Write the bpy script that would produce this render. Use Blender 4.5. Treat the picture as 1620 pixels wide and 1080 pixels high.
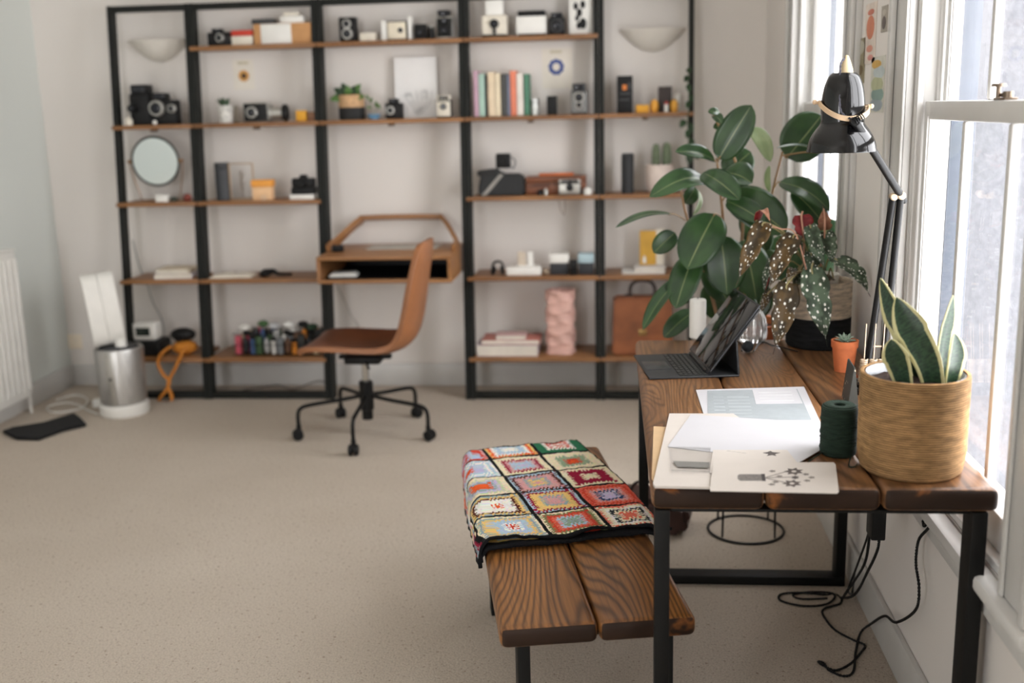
import bpy, bmesh, math, random
from mathutils import Vector as V, Matrix as MX, noise as MN
from math import sin, cos, pi, radians as RD

for o in list(bpy.data.objects): bpy.data.objects.remove(o)
sc = bpy.context.scene; C = sc.collection
PI = pi
# ---------------------------------------------------------------- camera
F, PITCH, YAW, ROLL, CH = 1700.0, .2144, -.1042, -.0257, 1.5055
_cy, _sy, _cp, _sp = cos(YAW), sin(YAW), cos(PITCH), sin(PITCH)
FW = V((_sy*_cp, _cy*_cp, -_sp)); _rt = V((_cy, -_sy, 0)); _up = _rt.cross(FW)
RT = cos(ROLL)*_rt + sin(ROLL)*_up; UP = -sin(ROLL)*_rt + cos(ROLL)*_up
cam = bpy.data.objects.new('camera', bpy.data.cameras.new('camera')); C.objects.link(cam)
mw = MX((RT, UP, -FW)).transposed().to_4x4(); mw.translation = (0, 0, CH)
cam.matrix_world = mw
cam.data.sensor_width = 36; cam.data.lens = F/1620*36; cam.data.clip_start = .05
cam.data.dof.use_dof = True; cam.data.dof.focus_distance = 2.62; cam.data.dof.aperture_fstop = 1.9
sc.camera = cam
sc.view_settings.view_transform = 'Standard'; sc.view_settings.look = 'None'
sc.view_settings.gamma = 1; sc.view_settings.use_curve_mapping = False
sc.view_settings.exposure = 0.58
# ---------------------------------------------------------------- daylight
world = bpy.data.worlds.new('overcast_sky'); sc.world = world; world.use_nodes = True
bg = world.node_tree.nodes['Background']; bg.inputs[0].default_value = (.975, .975, 1.0, 1); bg.inputs[1].default_value = 6.5
_wn = world.node_tree; _tc = _wn.nodes.new('ShaderNodeTexCoord'); _sp = _wn.nodes.new('ShaderNodeSeparateXYZ'); _wn.links.new(_tc.outputs['Generated'], _sp.inputs[0])
_mr = _wn.nodes.new('ShaderNodeMapRange'); _mr.inputs[1].default_value = -.9; _mr.inputs[2].default_value = .3; _mr.inputs[3].default_value = 7.8; _mr.inputs[4].default_value = 6.0
_wn.links.new(_sp.outputs[1], _mr.inputs[0]); _wn.links.new(_mr.outputs[0], bg.inputs[1])     # overcast sky, brighter behind the photographer
WINS = [(1.975, 2.866), (3.66, 4.72), (-.2, .7)]      # openings of the window wall along Y; last one unseen, added for light
def portal(name, loc, rot, sx, sy):
    l = bpy.data.lights.new(name, 'AREA'); l.shape = 'RECTANGLE'; l.size = sx; l.size_y = sy
    l.cycles.is_portal = True
    o = bpy.data.objects.new(name, l); C.objects.link(o); o.location = loc; o.rotation_euler = rot
for i, (a, b_) in enumerate(WINS):
    portal('window_daylight', (.90, (a+b_)/2, 1.52), (0, RD(90), 0), 1.9, b_-a)
portal('rear_fill_portal', (-2.24, -2.22, 1.4), (RD(90), 0, 0), 1.0, 2.2)  # portal of the added rear window

# ---------------------------------------------------------------- measuring helpers: a sight line met with a real plane
def ray(u, v): return FW + (u-810)/F*RT - (v-540)/F*UP
def onY(u, v, Y): d = ray(u, v); return V((0, 0, CH)) + d*(Y/d.y)
def onZ(u, v, z): d = ray(u, v); return V((0, 0, CH)) + d*((z-CH)/d.z)
def onX(u, v, x): d = ray(u, v); return V((0, 0, CH)) + d*(x/d.x)
def mpp(Y): return Y*.98/F
# ---------------------------------------------------------------- materials
def lin(c):
    def f(x):
        x /= 255.; return x/12.92 if x <= .04045 else ((x+.055)/1.055)**2.4
    return (f(c[0]), f(c[1]), f(c[2]), 1)
MATS = {}
def nm(name, rough=.5, metal=0., spec=None):
    m = bpy.data.materials.new(name); m.use_nodes = True
    nt = m.node_tree; p = nt.nodes['Principled BSDF']
    p.inputs['Roughness'].default_value = rough; p.inputs['Metallic'].default_value = metal
    if spec is not None: p.inputs['Specular IOR Level'].default_value = spec
    return m, nt, p
def N(nt, t, **k):
    n = nt.nodes.new(t)
    for a, b in k.items():
        if a.startswith('i_'): n.inputs[int(a[2:]) if a[2:].isdigit() else a[2:]].default_value = b
        else: setattr(n, a, b)
    return n
def coords(nt, scale=(1, 1, 1), kind='Object', rnd=True):
    tc = N(nt, 'ShaderNodeTexCoord'); mp = N(nt, 'ShaderNodeMapping'); mp.inputs['Scale'].default_value = scale
    nt.links.new(tc.outputs[kind], mp.inputs[0])
    if rnd:
        oi = N(nt, 'ShaderNodeObjectInfo'); ml = N(nt, 'ShaderNodeMath', operation='MULTIPLY'); ml.inputs[1].default_value = 17.3
        cx = N(nt, 'ShaderNodeCombineXYZ'); nt.links.new(oi.outputs['Random'], ml.inputs[0])
        for i in range(3): nt.links.new(ml.outputs[0], cx.inputs[i])
        nt.links.new(cx.outputs[0], mp.inputs['Location'])
    return mp.outputs[0]
def ramp(nt, src, stops):
    r = N(nt, 'ShaderNodeValToRGB'); e = r.color_ramp.elements
    while len(e) < len(stops): e.new(.5)
    for i, (p, c) in enumerate(stops): e[i].position = p; e[i].color = c
    nt.links.new(src, r.inputs[0]); return r.outputs[0]
def bump(nt, p, h, st=.3, dist=.002):
    b = N(nt, 'ShaderNodeBump'); b.inputs['Strength'].default_value = st; b.inputs['Distance'].default_value = dist
    nt.links.new(h, b.inputs['Height']); nt.links.new(b.outputs[0], p.inputs['Normal'])
def mixc(nt, fac, a, b, mode='MIX'):
    m = N(nt, 'ShaderNodeMix', data_type='RGBA', blend_type=mode)
    if isinstance(fac, (int, float)): m.inputs[0].default_value = fac
    else: nt.links.new(fac, m.inputs[0])
    for i, x in ((6, a), (7, b)):
        if isinstance(x, tuple): m.inputs[i].default_value = x
        else: nt.links.new(x, m.inputs[i])
    return m.outputs[2]
def flat(rgb, rough=.5, metal=0., var=.06, scale=14., bmp=.0, spec=None):
    """a plain colour with a faint mottling"""
    key = (tuple(rgb), rough, metal, var, scale, bmp)
    if key in MATS: return MATS[key]
    m, nt, p = nm('paint_%02x%02x%02x' % tuple(int(x) for x in rgb), rough, metal, spec)
    n = N(nt, 'ShaderNodeTexNoise'); n.inputs['Scale'].default_value = scale; n.inputs['Detail'].default_value = 4
    nt.links.new(coords(nt), n.inputs[0])
    c = lin(rgb); lo = tuple(x*(1-var*1.5) for x in c[:3])+(1,); hi = tuple(min(1, x*(1+var*1.5)) for x in c[:3])+(1,)
    nt.links.new(ramp(nt, n.outputs[0], [(.3, lo), (.7, hi)]), p.inputs['Base Color'])
    if bmp: bump(nt, p, n.outputs[0], bmp, .001)
    MATS[key] = m; return m
def wood(name, light, mid, dark, rough=.4, k=13., s=1., axis='Y', lines=.8, bmp=.25, gx=38., knots=190.):
    m, nt, p = nm(name, rough)
    sx = {'Y': (2.6*s, .38*s, 2.6*s), 'X': (.4*s, 2.6*s, 2.6*s), 'Z': (2.6*s, 2.6*s, .5*s)}[axis]
    co = coords(nt, sx)
    n1 = N(nt, 'ShaderNodeTexNoise'); n1.inputs['Scale'].default_value = 2.2; n1.inputs['Detail'].default_value = 1.2; n1.inputs['Roughness'].default_value = .35
    nt.links.new(co, n1.inputs[0])
    ml = N(nt, 'ShaderNodeMath', operation='MULTIPLY'); ml.inputs[1].default_value = k*6.28; nt.links.new(n1.outputs[0], ml.inputs[0])
    sx_ = N(nt, 'ShaderNodeSeparateXYZ'); nt.links.new(coords(nt), sx_.inputs[0]); lx_ = N(nt, 'ShaderNodeMath', operation='MULTIPLY_ADD'); lx_.inputs[1].default_value = 6.28*gx
    nt.links.new(sx_.outputs[{'Y': 0, 'X': 1, 'Z': 0}[axis]], lx_.inputs[0]); nt.links.new(ml.outputs[0], lx_.inputs[2])
    sn = N(nt, 'ShaderNodeMath', operation='SINE'); kc = N(nt, 'ShaderNodeTexVoronoi'); kc.inputs['Scale'].default_value = 1.; nt.links.new(coords(nt, {'Y': (5, 1.5, .01), 'X': (1.5, .01, 5), 'Z': (5, .01, 1.5)}[axis]), kc.inputs[0])
    k1 = N(nt, 'ShaderNodeMath', operation='SUBTRACT'); k1.inputs[0].default_value = .34; nt.links.new(kc.outputs['Distance'], k1.inputs[1]); k2 = N(nt, 'ShaderNodeMath', operation='MAXIMUM'); k2.inputs[1].default_value = 0; nt.links.new(k1.outputs[0], k2.inputs[0])
    k3 = N(nt, 'ShaderNodeMath', operation='MULTIPLY_ADD'); k3.inputs[1].default_value = knots; nt.links.new(k2.outputs[0], k3.inputs[0]); nt.links.new(lx_.outputs[0], k3.inputs[2]); nt.links.new(k3.outputs[0], sn.inputs[0])
    kcol = ramp(nt, kc.outputs['Distance'], [(.035, (.8, .8, .8, 1)), (.09, (0, 0, 0, 1))])
    ma = N(nt, 'ShaderNodeMath', operation='MULTIPLY_ADD'); ma.inputs[1].default_value = .5; ma.inputs[2].default_value = .5; nt.links.new(sn.outputs[0], ma.inputs[0])
    pw = N(nt, 'ShaderNodeMath', operation='POWER'); pw.inputs[1].default_value = 2.2; nt.links.new(ma.outputs[0], pw.inputs[0])
    fs = {'Y': (90, 3, 90), 'X': (3, 90, 90), 'Z': (90, 90, 3)}[axis]
    n2 = N(nt, 'ShaderNodeTexNoise'); n2.inputs['Scale'].default_value = 1.6; n2.inputs['Detail'].default_value = 5
    nt.links.new(coords(nt, fs), n2.inputs[0])
    n3 = N(nt, 'ShaderNodeTexNoise'); n3.inputs['Scale'].default_value = 3.; n3.inputs['Detail'].default_value = 3; nt.links.new(co, n3.inputs[0])
    base = ramp(nt, n3.outputs[0], [(.3, lin(mid)), (.65, lin(light))])
    f1 = N(nt, 'ShaderNodeMath', operation='MULTIPLY'); f1.inputs[1].default_value = lines; nt.links.new(pw.outputs[0], f1.inputs[0])
    c1 = mixc(nt, f1.outputs[0], base, lin(dark))
    f2 = ramp(nt, n2.outputs[0], [(.42, (0, 0, 0, 1)), (.72, (.6, .6, .6, 1))])
    c2 = mixc(nt, f2, c1, lin(dark))
    nk = N(nt, 'ShaderNodeTexVoronoi'); nk.inputs['Scale'].default_value = 2.6; nk.inputs['Randomness'].default_value = 1.
    nt.links.new(co, nk.inputs[0])
    kf = ramp(nt, nk.outputs['Distance'], [(.03, (.85, .85, .85, 1)), (.10, (.0, .0, .0, 1))])
    c2 = mixc(nt, kcol, c2, lin(dark)); c3 = mixc(nt, 0., c2, tuple(x*.5 for x in lin(dark)[:3])+(1,))
    nt.links.new(c3, p.inputs['Base Color'])
    bump(nt, p, c2, bmp, .0015)
    return m
def endgrain(name, dark, patch):
    m, nt, p = nm(name, .6, 0, .25); co = coords(nt, (6, 6, 9))
    n = N(nt, 'ShaderNodeTexNoise'); n.inputs['Scale'].default_value = 1.3; n.inputs['Detail'].default_value = 4; n.inputs['Distortion'].default_value = .7; nt.links.new(co, n.inputs[0])
    nt.links.new(ramp(nt, n.outputs[0], [(.3, lin(dark)), (.56, lin([x*1.25 for x in dark])), (.64, lin(patch)), (.7, lin(dark))]), p.inputs['Base Color'])
    bump(nt, p, n.outputs[0], .3, .002); return m
W_TABLE = wood('stained_table_wood', (152, 108, 70), (118, 79, 47), (66, 42, 24), .36, k=24, lines=.6)
W_BENCH = wood('stained_bench_wood', (158, 106, 56), (122, 78, 40), (58, 34, 17), .38, k=26, lines=.75)
W_END = endgrain('dark_end_grain', (40, 27, 19), (132, 80, 38))
W_SHELF = wood('oiled_shelf_wood', (162, 114, 70), (142, 98, 58), (104, 68, 38), .45, k=5, axis='X', lines=.5)
W_DESK = wood('oak_veneer', (176, 126, 80), (158, 110, 68), (120, 78, 44), .42, k=5, axis='X', lines=.4)
W_WALNUT = wood('brown_box_wood', (140, 82, 48), (118, 66, 38), (74, 40, 24), .4, k=5, axis='X', lines=.5)
BLACK = flat((17, 17, 17), .45, 0, .1, spec=.25)
STEEL = flat((13, 13, 12), .55, 0, .1, spec=.25)
SHELFBLK = flat((24, 26, 23), .6, .0, .08, spec=.3)
DARK = flat((17, 17, 18), .5, 0, .12, 30, spec=.3)
GREYD = flat((60, 61, 63), .55)
CHROME = flat((200, 200, 198), .22, 1., .04)
WHITE = flat((236, 234, 228), .45, 0, .02)
CREAM = flat((232, 222, 200), .6, 0, .04)
def glassmat(name, tint=(1, 1, 1, 1), refl=.1, rough=0.):
    m = bpy.data.materials.new(name); m.use_nodes = True; nt = m.node_tree; nt.nodes.remove(nt.nodes['Principled BSDF'])
    out = nt.nodes['Material Output']; t = N(nt, 'ShaderNodeBsdfTransparent'); t.inputs[0].default_value = tint
    g = N(nt, 'ShaderNodeBsdfGlossy'); g.inputs['Roughness'].default_value = rough
    f = N(nt, 'ShaderNodeLayerWeight'); f.inputs[0].default_value = .5
    pw = N(nt, 'ShaderNodeMath', operation='POWER'); pw.inputs[1].default_value = 5.; nt.links.new(f.outputs['Facing'], pw.inputs[0])
    ml = N(nt, 'ShaderNodeMath', operation='MULTIPLY_ADD'); ml.inputs[1].default_value = .45; ml.inputs[2].default_value = .03+refl*.2
    nt.links.new(pw.outputs[0], ml.inputs[0]); mx = N(nt, 'ShaderNodeMixShader')
    nt.links.new(ml.outputs[0], mx.inputs[0]); nt.links.new(t.outputs[0], mx.inputs[1]); nt.links.new(g.outputs[0], mx.inputs[2])
    nt.links.new(mx.outputs[0], out.inputs[0]); return m
GLASS = glassmat('clear_glass', refl=.0)
VGLASS = glassmat('vessel_glass', (.93, .94, .93, 1), .5, .05)
# ---------------------------------------------------------------- mesh helpers
class Sub:
    def __init__(s, b, mat): s.b = b; s.mat = mat
    def __enter__(s): s.t = bmesh.new(); return s.t
    def __exit__(s, *a):
        for f in s.t.faces: f.material_index = s.mat if s.mat >= 0 else f.material_index
        me = bpy.data.meshes.new('tmp'); s.t.to_mesh(me); s.t.free(); s.b.from_mesh(me); bpy.data.meshes.remove(me)
def box(b, x0, x1, y0, y1, z0, z1, bev=0, mat=0, M=None, seg=2):
    with Sub(b, mat) as t:
        bmesh.ops.create_cube(t, size=1)
        for v in t.verts: v.co = V(((x0+x1)/2+v.co.x*(x1-x0), (y0+y1)/2+v.co.y*(y1-y0), (z0+z1)/2+v.co.z*(z1-z0)))
        if bev: bmesh.ops.bevel(t, geom=t.edges[:], offset=min(bev, .49*min(x1-x0, y1-y0, z1-z0)), segments=seg, affect='EDGES', profile=.5)
        if M is not None: bmesh.ops.transform(t, matrix=M, verts=t.verts[:])
def lathe(b, prof, c=(0, 0, 0), seg=32, mat=0, M=None, rib=0, ribn=0):
    with Sub(b, mat) as t:
        rings = []
        for r, z in prof:
            if r < 1e-6: rings.append([t.verts.new((0, 0, z))])
            else: rings.append([t.verts.new(((r+rib*(1 if ribn and (i*ribn*2//seg) % 2 else 0))*cos(2*pi*i/seg), (r+rib*(1 if ribn and (i*ribn*2//seg) % 2 else 0))*sin(2*pi*i/seg), z)) for i in range(seg)])
        for a, q in zip(rings, rings[1:]):
            if len(a) == 1 and len(q) == 1: continue
            for i in range(seg):
                j = (i+1) % seg
                if len(a) == 1: t.faces.new((a[0], q[i], q[j]))
                elif len(q) == 1: t.faces.new((a[i], q[0], a[j]))
                else: t.faces.new((a[i], q[i], q[j], a[j]))
        bmesh.ops.recalc_face_normals(t, faces=t.faces[:])
        if M is not None: bmesh.ops.transform(t, matrix=M, verts=t.verts[:])
        bmesh.ops.translate(t, vec=V(c), verts=t.verts[:])
def axisM(p0, p1):
    d = (V(p1)-V(p0)); q = V((0, 0, 1)).rotation_difference(d.normalized()); m = q.to_matrix().to_4x4(); m.translation = V(p0); return m, d.length
def cyl(b, p0, p1, r0, r1=None, seg=20, mat=0, bev=0):
    r1 = r0 if r1 is None else r1; m, L = axisM(p0, p1)
    if bev: pr = [(0, 0), (r0-bev, 0), (r0, bev), (r1, L-bev), (r1-bev, L), (0, L)]
    else: pr = [(0, 0), (r0, 0), (r1, L), (0, L)]
    lathe(b, pr, seg=seg, mat=mat, M=m)
def smooth(pts, n=8, closed=False):
    P = [V(p) for p in pts]; out = []; m = len(P)
    R = range(m if closed else m-1)
    for i in R:
        g = (lambda k: P[k % m]) if closed else (lambda k: P[max(0, min(m-1, k))])
        a, b_, c, d = g(i-1), g(i), g(i+1), g(i+2)
        for k in range(n):
            t = k/n; out.append(.5*((2*b_)+(-a+c)*t+(2*a-5*b_+4*c-d)*t*t+(-a+3*b_-3*c+d)*t**3))
    if not closed: out.append(P[-1])
    return out
def tube(b, pts, r, seg=8, mat=0, closed=False, flatz=1.):
    P = [V(p) for p in pts]; n = len(P); rr = r if isinstance(r, (list, tuple)) else [r]*n
    with Sub(b, mat) as t:
        rings = []; up = V((0, 0, 1)); prev = None
        for i in range(n):
            if closed: d = (P[(i+1) % n]-P[i-1])
            else: d = P[min(i+1, n-1)]-P[max(i-1, 0)]
            d = d.normalized() if d.length > 1e-9 else V((0, 0, 1))
            if prev is None: s = d.cross(up); s = d.cross(V((1, 0, 0))) if s.length < .1 else s
            else: s = prev - d*prev.dot(d)
            s.normalize(); prev = s; w = d.cross(s).normalized()
            rings.append([t.verts.new(P[i]+rr[i]*(cos(2*pi*k/seg)*s+flatz*sin(2*pi*k/seg)*w)) for k in range(seg)])
        for i in range(n if closed else n-1):
            a, q = rings[i], rings[(i+1) % n]
            for k in range(seg): t.faces.new((a[k], a[(k+1) % seg], q[(k+1) % seg], q[k]))
        if not closed:
            t.faces.new(rings[0][::-1]); t.faces.new(rings[-1])
        bmesh.ops.recalc_face_normals(t, faces=t.faces[:])
def prism(b, poly, d0, d1, M=None, mat=0, bev=0):
    """polygon in (x,z), extruded along y from d0 to d1"""
    with Sub(b, mat) as t:
        A = [t.verts.new((x, d0, z)) for x, z in poly]; B = [t.verts.new((x, d1, z)) for x, z in poly]
        t.faces.new(A); t.faces.new(B[::-1]); n = len(poly)
        for i in range(n): t.faces.new((A[i], B[i], B[(i+1) % n], A[(i+1) % n]))
        bmesh.ops.recalc_face_normals(t, faces=t.faces[:])
        if bev: bmesh.ops.bevel(t, geom=t.edges[:], offset=bev, segments=2, affect='EDGES')
        if M is not None: bmesh.ops.transform(t, matrix=M, verts=t.verts[:])
def ball(b, c, r, sc_=(1, 1, 1), mat=0, seg=16, M=None):
    with Sub(b, mat) as t:
        bmesh.ops.create_uvsphere(t, u_segments=seg, v_segments=max(6, seg//2), radius=r)
        for v in t.verts: v.co = V((v.co.x*sc_[0], v.co.y*sc_[1], v.co.z*sc_[2]))
        if M is not None: bmesh.ops.transform(t, matrix=M, verts=t.verts[:])
        bmesh.ops.translate(t, vec=V(c), verts=t.verts[:])
def B(): return bmesh.new()
def obj(name, b, mats, parent=None, ang=38, label=None):
    me = bpy.data.meshes.new(name)
    if isinstance(b, bpy.types.Mesh): me = b
    else: b.to_mesh(me); b.free()
    for m in (mats if isinstance(mats, (list, tuple)) else [mats]): me.materials.append(m)
    me.shade_smooth(); me.set_sharp_from_angle(angle=RD(ang))
    o = bpy.data.objects.new(name, me); C.objects.link(o)
    if parent: o.parent = parent
    if label: o['label'] = label
    return o
def thing(name, label, cat, loc=(0, 0, 0), rz=0, group=None):
    o = bpy.data.objects.new(name, None); C.objects.link(o); o.empty_display_size = .1
    o.location = loc; o.rotation_euler = (0, 0, rz); o['label'] = label; o['category'] = cat
    if group: o['group'] = group
    return o
def solo(name, b, mats, label, cat, loc=(0, 0, 0), rz=0, group=None, ang=38):
    o = obj(name, b, mats, ang=ang); o.location = loc; o.rotation_euler = (0, 0, rz)
    o['label'] = label; o['category'] = cat
    if group: o['group'] = group
    return o
def struct(name, b, mats, parent=None, ang=38):
    o = obj(name, b, mats, parent, ang=ang)
    if not parent: o['kind'] = 'structure'
    return o
# ================================================================ THE ROOM
XL, XR, YB, YF, ZC = -3.16, .735, 5.75, -2.0, 2.75
def wallmat(name, rgb):
    m, nt, p = nm(name, .75); n = N(nt, 'ShaderNodeTexNoise'); n.inputs['Scale'].default_value = 60; n.inputs['Detail'].default_value = 6
    nt.links.new(coords(nt, rnd=False), n.inputs[0]); c = lin(rgb)
    n2 = N(nt, 'ShaderNodeTexNoise'); n2.inputs['Scale'].default_value = 1.2; nt.links.new(coords(nt, rnd=False), n2.inputs[0])
    nt.links.new(ramp(nt, n2.outputs[0], [(.3, tuple(x*.97 for x in c[:3])+(1,)), (.7, c)]), p.inputs['Base Color'])
    bump(nt, p, n.outputs[0], .08, .001); return m
WALL = wallmat('warm_white_wall_paint', (231, 225, 219)); WALL_L = wallmat('cool_white_wall', (216, 220, 215)); CEIL = wallmat('ceiling_white', (235, 232, 225))  # left wall a cooler, slightly darker white than the others
TRIM = flat((205, 203, 199), .35, 0, .015)
def carpet():
    m, nt, p = nm('beige_carpet_pile', .95, 0, .1)
    n = N(nt, 'ShaderNodeTexNoise'); n.inputs['Scale'].default_value = 180; n.inputs['Detail'].default_value = 6; n.inputs['Roughness'].default_value = .75
    n2 = N(nt, 'ShaderNodeTexNoise'); n2.inputs['Scale'].default_value = 1.1; n2.inputs['Detail'].default_value = 3
    n3 = N(nt, 'ShaderNodeTexNoise'); n3.inputs['Scale'].default_value = 85; n3.inputs['Detail'].default_value = 3
    co = coords(nt, rnd=False)
    for x in (n, n2, n3): nt.links.new(co, x.inputs[0])
    base = ramp(nt, n2.outputs[0], [(.3, lin((203, 190, 174))), (.7, lin((215, 203, 188)))])
    c = mixc(nt, 1., base, ramp(nt, n.outputs[0], [(.32, (.62, .6, .58, 1)), (.5, (.95, .95, .95, 1)), (.7, (1.12, 1.12, 1.12, 1))]), 'MULTIPLY')
    sp = ramp(nt, n3.outputs[0], [(.3, (.62, .62, .62, 1)), (.38, (0, 0, 0, 1))])
    c = mixc(nt, sp, c, lin((128, 100, 76)))
    nt.links.new(c, p.inputs['Base Color'])
    ad = N(nt, 'ShaderNodeMath', operation='ADD'); nt.links.new(n.outputs[0], ad.inputs[0]); nt.links.new(n3.outputs[0], ad.inputs[1])
    bump(nt, p, ad.outputs[0], .9, .006); return m
b = B(); box(b, XL-.2, XR+.3, YF-.2, YB+.2, -.1, 0); struct('floor', b, carpet())
b = B(); box(b, XL-.2, XR+.35, YF-.2, YB+.2, ZC, ZC+.1); struct('ceiling', b, CEIL)
b = B(); box(b, XL-.2, XR+.3, YB, YB+.2, 0, ZC); struct('wall_back', b, WALL)
b = B(); box(b, XL-.2, XL, YF, YB, 0, ZC); struct('wall_left', b, WALL_L)
b = B()
box(b, XL, -2.8, YF-.2, YF, 0, ZC); box(b, -1.68, XR+.2, YF-.2, YF, 0, ZC); box(b, -2.8, -1.68, YF-.2, YF, 0, .3); box(b, -2.8, -1.68, YF-.2, YF, 2.55, ZC)
struct('wall_front', b, WALL)
ZS, ZH, XO = .60, 2.42, XR+.13       # sill and head heights, outer face of the window wall
b = B(); ys = sorted(WINS); y = YF
for a, q in ys:
    box(b, XR, XO, y, a, 0, ZC); box(b, XR, XO, a, q, 0, ZS-.02); box(b, XR, XO, a, q, ZH, ZC); y = q
box(b, XR, XO, y, YB, 0, ZC); struct('wall_right', b, WALL)
def skirt(name, pts):
    b = B(); (x0, y0), (x1, y1) = pts; t = .018
    if y0 == y1: box(b, x0, x1, y0-t if name.endswith('back') else y0, y0 if name.endswith('back') else y0+t, 0, .125, .006)
    else: box(b, x0-t if name.endswith('right') else x0, x0 if name.endswith('right') else x0+t, y0, y1, 0, .125, .006)
    struct(name, b, TRIM)
skirt('baseboard_back', ((XL, YB), (XR, YB))); skirt('baseboard_left', ((XL, YF), (XL, YB-.02))); skirt('baseboard_right', ((XR, YF), (XR, YB-.02)))
# -- sash windows
def sash(root, y0, y1, z0, z1, x, name, bars, bottom=.075, top=.045, lock=False):
    st = .048; t = .026
    b = B()
    box(b, x, x+t, y0, y0+st, z0, z1, .004); box(b, x, x+t, y1-st, y1, z0, z1, .004)
    box(b, x, x+t, y0+st, y1-st, z0, z0+bottom, .004); box(b, x, x+t, y0+st, y1-st, z1-top, z1, .004)
    for yb_ in bars: box(b, x+.002, x+t-.004, yb_-.011, yb_+.011, z0+bottom, z1-top, .005)
    box(b, x-.004, x+.004, y0+st-.012, y0+st-.004, z0+bottom-.01, z1-top+.01, .002); box(b, x-.004, x+.004, y1-st+.004, y1-st+.012, z0+bottom-.01, z1-top+.01, .002)
    s = obj(name, b, TRIM, root)
    edges = [y0+st]+list(bars)+[y1-st]
    for a, q in zip(edges, edges[1:]):
        b = B(); box(b, x+.012, x+.015, a+.008, q-.008, z0+bottom-.005, z1-top+.005); obj('pane', b, GLASS, s)
    return s
for i, (a, q) in enumerate(WINS):
    root = bpy.data.objects.new('window_%d' % (i+1), None); C.objects.link(root); root['kind'] = 'structure'
    b = B()     # casing and jamb lining
    for s_, e in ((-1, a), (1, q)):
        o1 = e+s_*.155
        box(b, XR-.020, XR, min(e, o1), max(e, o1), ZS-.02, ZH+.12, .004)
        m1 = e+s_*.125; box(b, XR-.036, XR-.020, min(m1, o1), max(m1, o1), ZS-.02, ZH+.12, .006)
        m2 = e+s_*.02; box(b, XR-.028, XR-.020, min(e, m2), max(e, m2), ZS-.02, ZH, .004)
        j = e-s_*.014; box(b, XR, XR+.0895, min(e, j), max(e, j), ZS, ZH, .002)
        j2 = e-s_*.026; box(b, XR+.002, XR+.018, min(e, j2), max(e, j2), ZS, ZH, .003)       # staff bead
        box(b, XR+.049, XR+.059, min(e, j2), max(e, j2), ZS, ZH, .003)
    box(b, XR-.02, XR, a, q, ZH, ZH+.12, .004); box(b, XR, XO-.01, a, q, ZH-.014, ZH)
    obj('window_frame', b, TRIM, root)
    b = B()
    for s_, e in ((-1, a), (1, q)): j = e-s_*.016; box(b, XR+.09, XO+.02, min(e, j), max(e, j), ZS, ZH, .002)
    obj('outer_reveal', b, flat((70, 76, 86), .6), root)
    b = B(); box(b, XR-.05, XO+.04, a-.17, q+.17, ZS-.045, ZS-.012, .010) if False else None
    box(b, XR-.045, XR-.001, a-.17, q+.17, ZS-.055, ZS-.021, .010); box(b, XR, XO+.03, a+.001, q-.001, ZS-.019, ZS, .003)
    box(b, XR-.018, XR-.001, a-.15, q+.15, ZS-.11, ZS-.056, .004)
    obj('window_sill', b, TRIM, root)
    W = q-a
    if i < 2:
        fr = (q-.343, q-.637) if i == 0 else (q-.2, (a+q)/2, a+.2)
    else: fr = (a+W*.33, a+W*.66)
    bars = sorted(fr); bars2 = sorted((q-.362, q-.655)) if i == 0 else bars
    sash(root, a+.03, q-.03, ZS+.002, 1.495, XR+.020, 'lower_sash', bars)
    sash(root, a+.028, q-.028, 1.455, ZH-.016, XR+.062, 'upper_sash', bars2, bottom=.04)
    b = B(); yl = q-.555
    box(b, XR+.024, XR+.05, yl-.035, yl+.035, 1.495, 1.500, .002); cyl(b, (XR+.035, yl-.02, 1.500), (XR+.035, yl-.02, 1.512), .010); cyl(b, (XR+.03, yl+.022, 1.5), (XR+.03, yl+.022, 1.522), .005)
    cyl(b, (XR+.03, yl+.022, 1.522), (XR+.03, yl+.022, 1.528), .015, .013); tube(b, [(XR+.035, yl-.02, 1.508), (XR+.035, yl, 1.506), (XR+.035, yl+.02, 1.505)], .004)
    obj('sash_lock', b, flat((120, 105, 90), .35, .8), root)
# unseen rear window, put in as fill light from behind the camera
root = bpy.data.objects.new('window_4', None); C.objects.link(root); root['kind'] = 'structure'
b = B()
for x in (-2.8, -1.76): box(b, x, x+.08, YF-.16, YF-.1, .3, 2.55, .005)
for x in (-2.72,): box(b, x, x+.96, YF-.16, YF-.1, .3, .38); box(b, x, x+.96, YF-.16, YF-.1, 2.47, 2.55)
obj('window_frame', b, TRIM, root)
for x in (-2.72,):
    b = B(); box(b, x, x+.96, YF-.132, YF-.128, .38, 2.47); obj('pane', b, GLASS, root)
# outside: stucco bay return and slate-blue rainwater pipe seen through the panes
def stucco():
    m, nt, p = nm('darkened_stucco', .8); n = N(nt, 'ShaderNodeTexNoise'); n.inputs['Scale'].default_value = 60; n.inputs['Detail'].default_value = 6
    nt.links.new(coords(nt, rnd=False), n.inputs[0]); nt.links.new(ramp(nt, n.outputs[0], [(.3, lin((80, 81, 85))), (.7, lin((92, 93, 97)))]), p.inputs['Base Color'])  # white pier, its base colour darkened to stand in for outdoor shade
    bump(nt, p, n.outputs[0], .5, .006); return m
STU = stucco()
b = B(); box(b, XO, 1.15, 3.16, 3.5, -.5, 3.4, .01); solo('stucco_pier', b, STU, 'white roughcast pier of the house outside, seen through the near window panes', 'outside wall')
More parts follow.
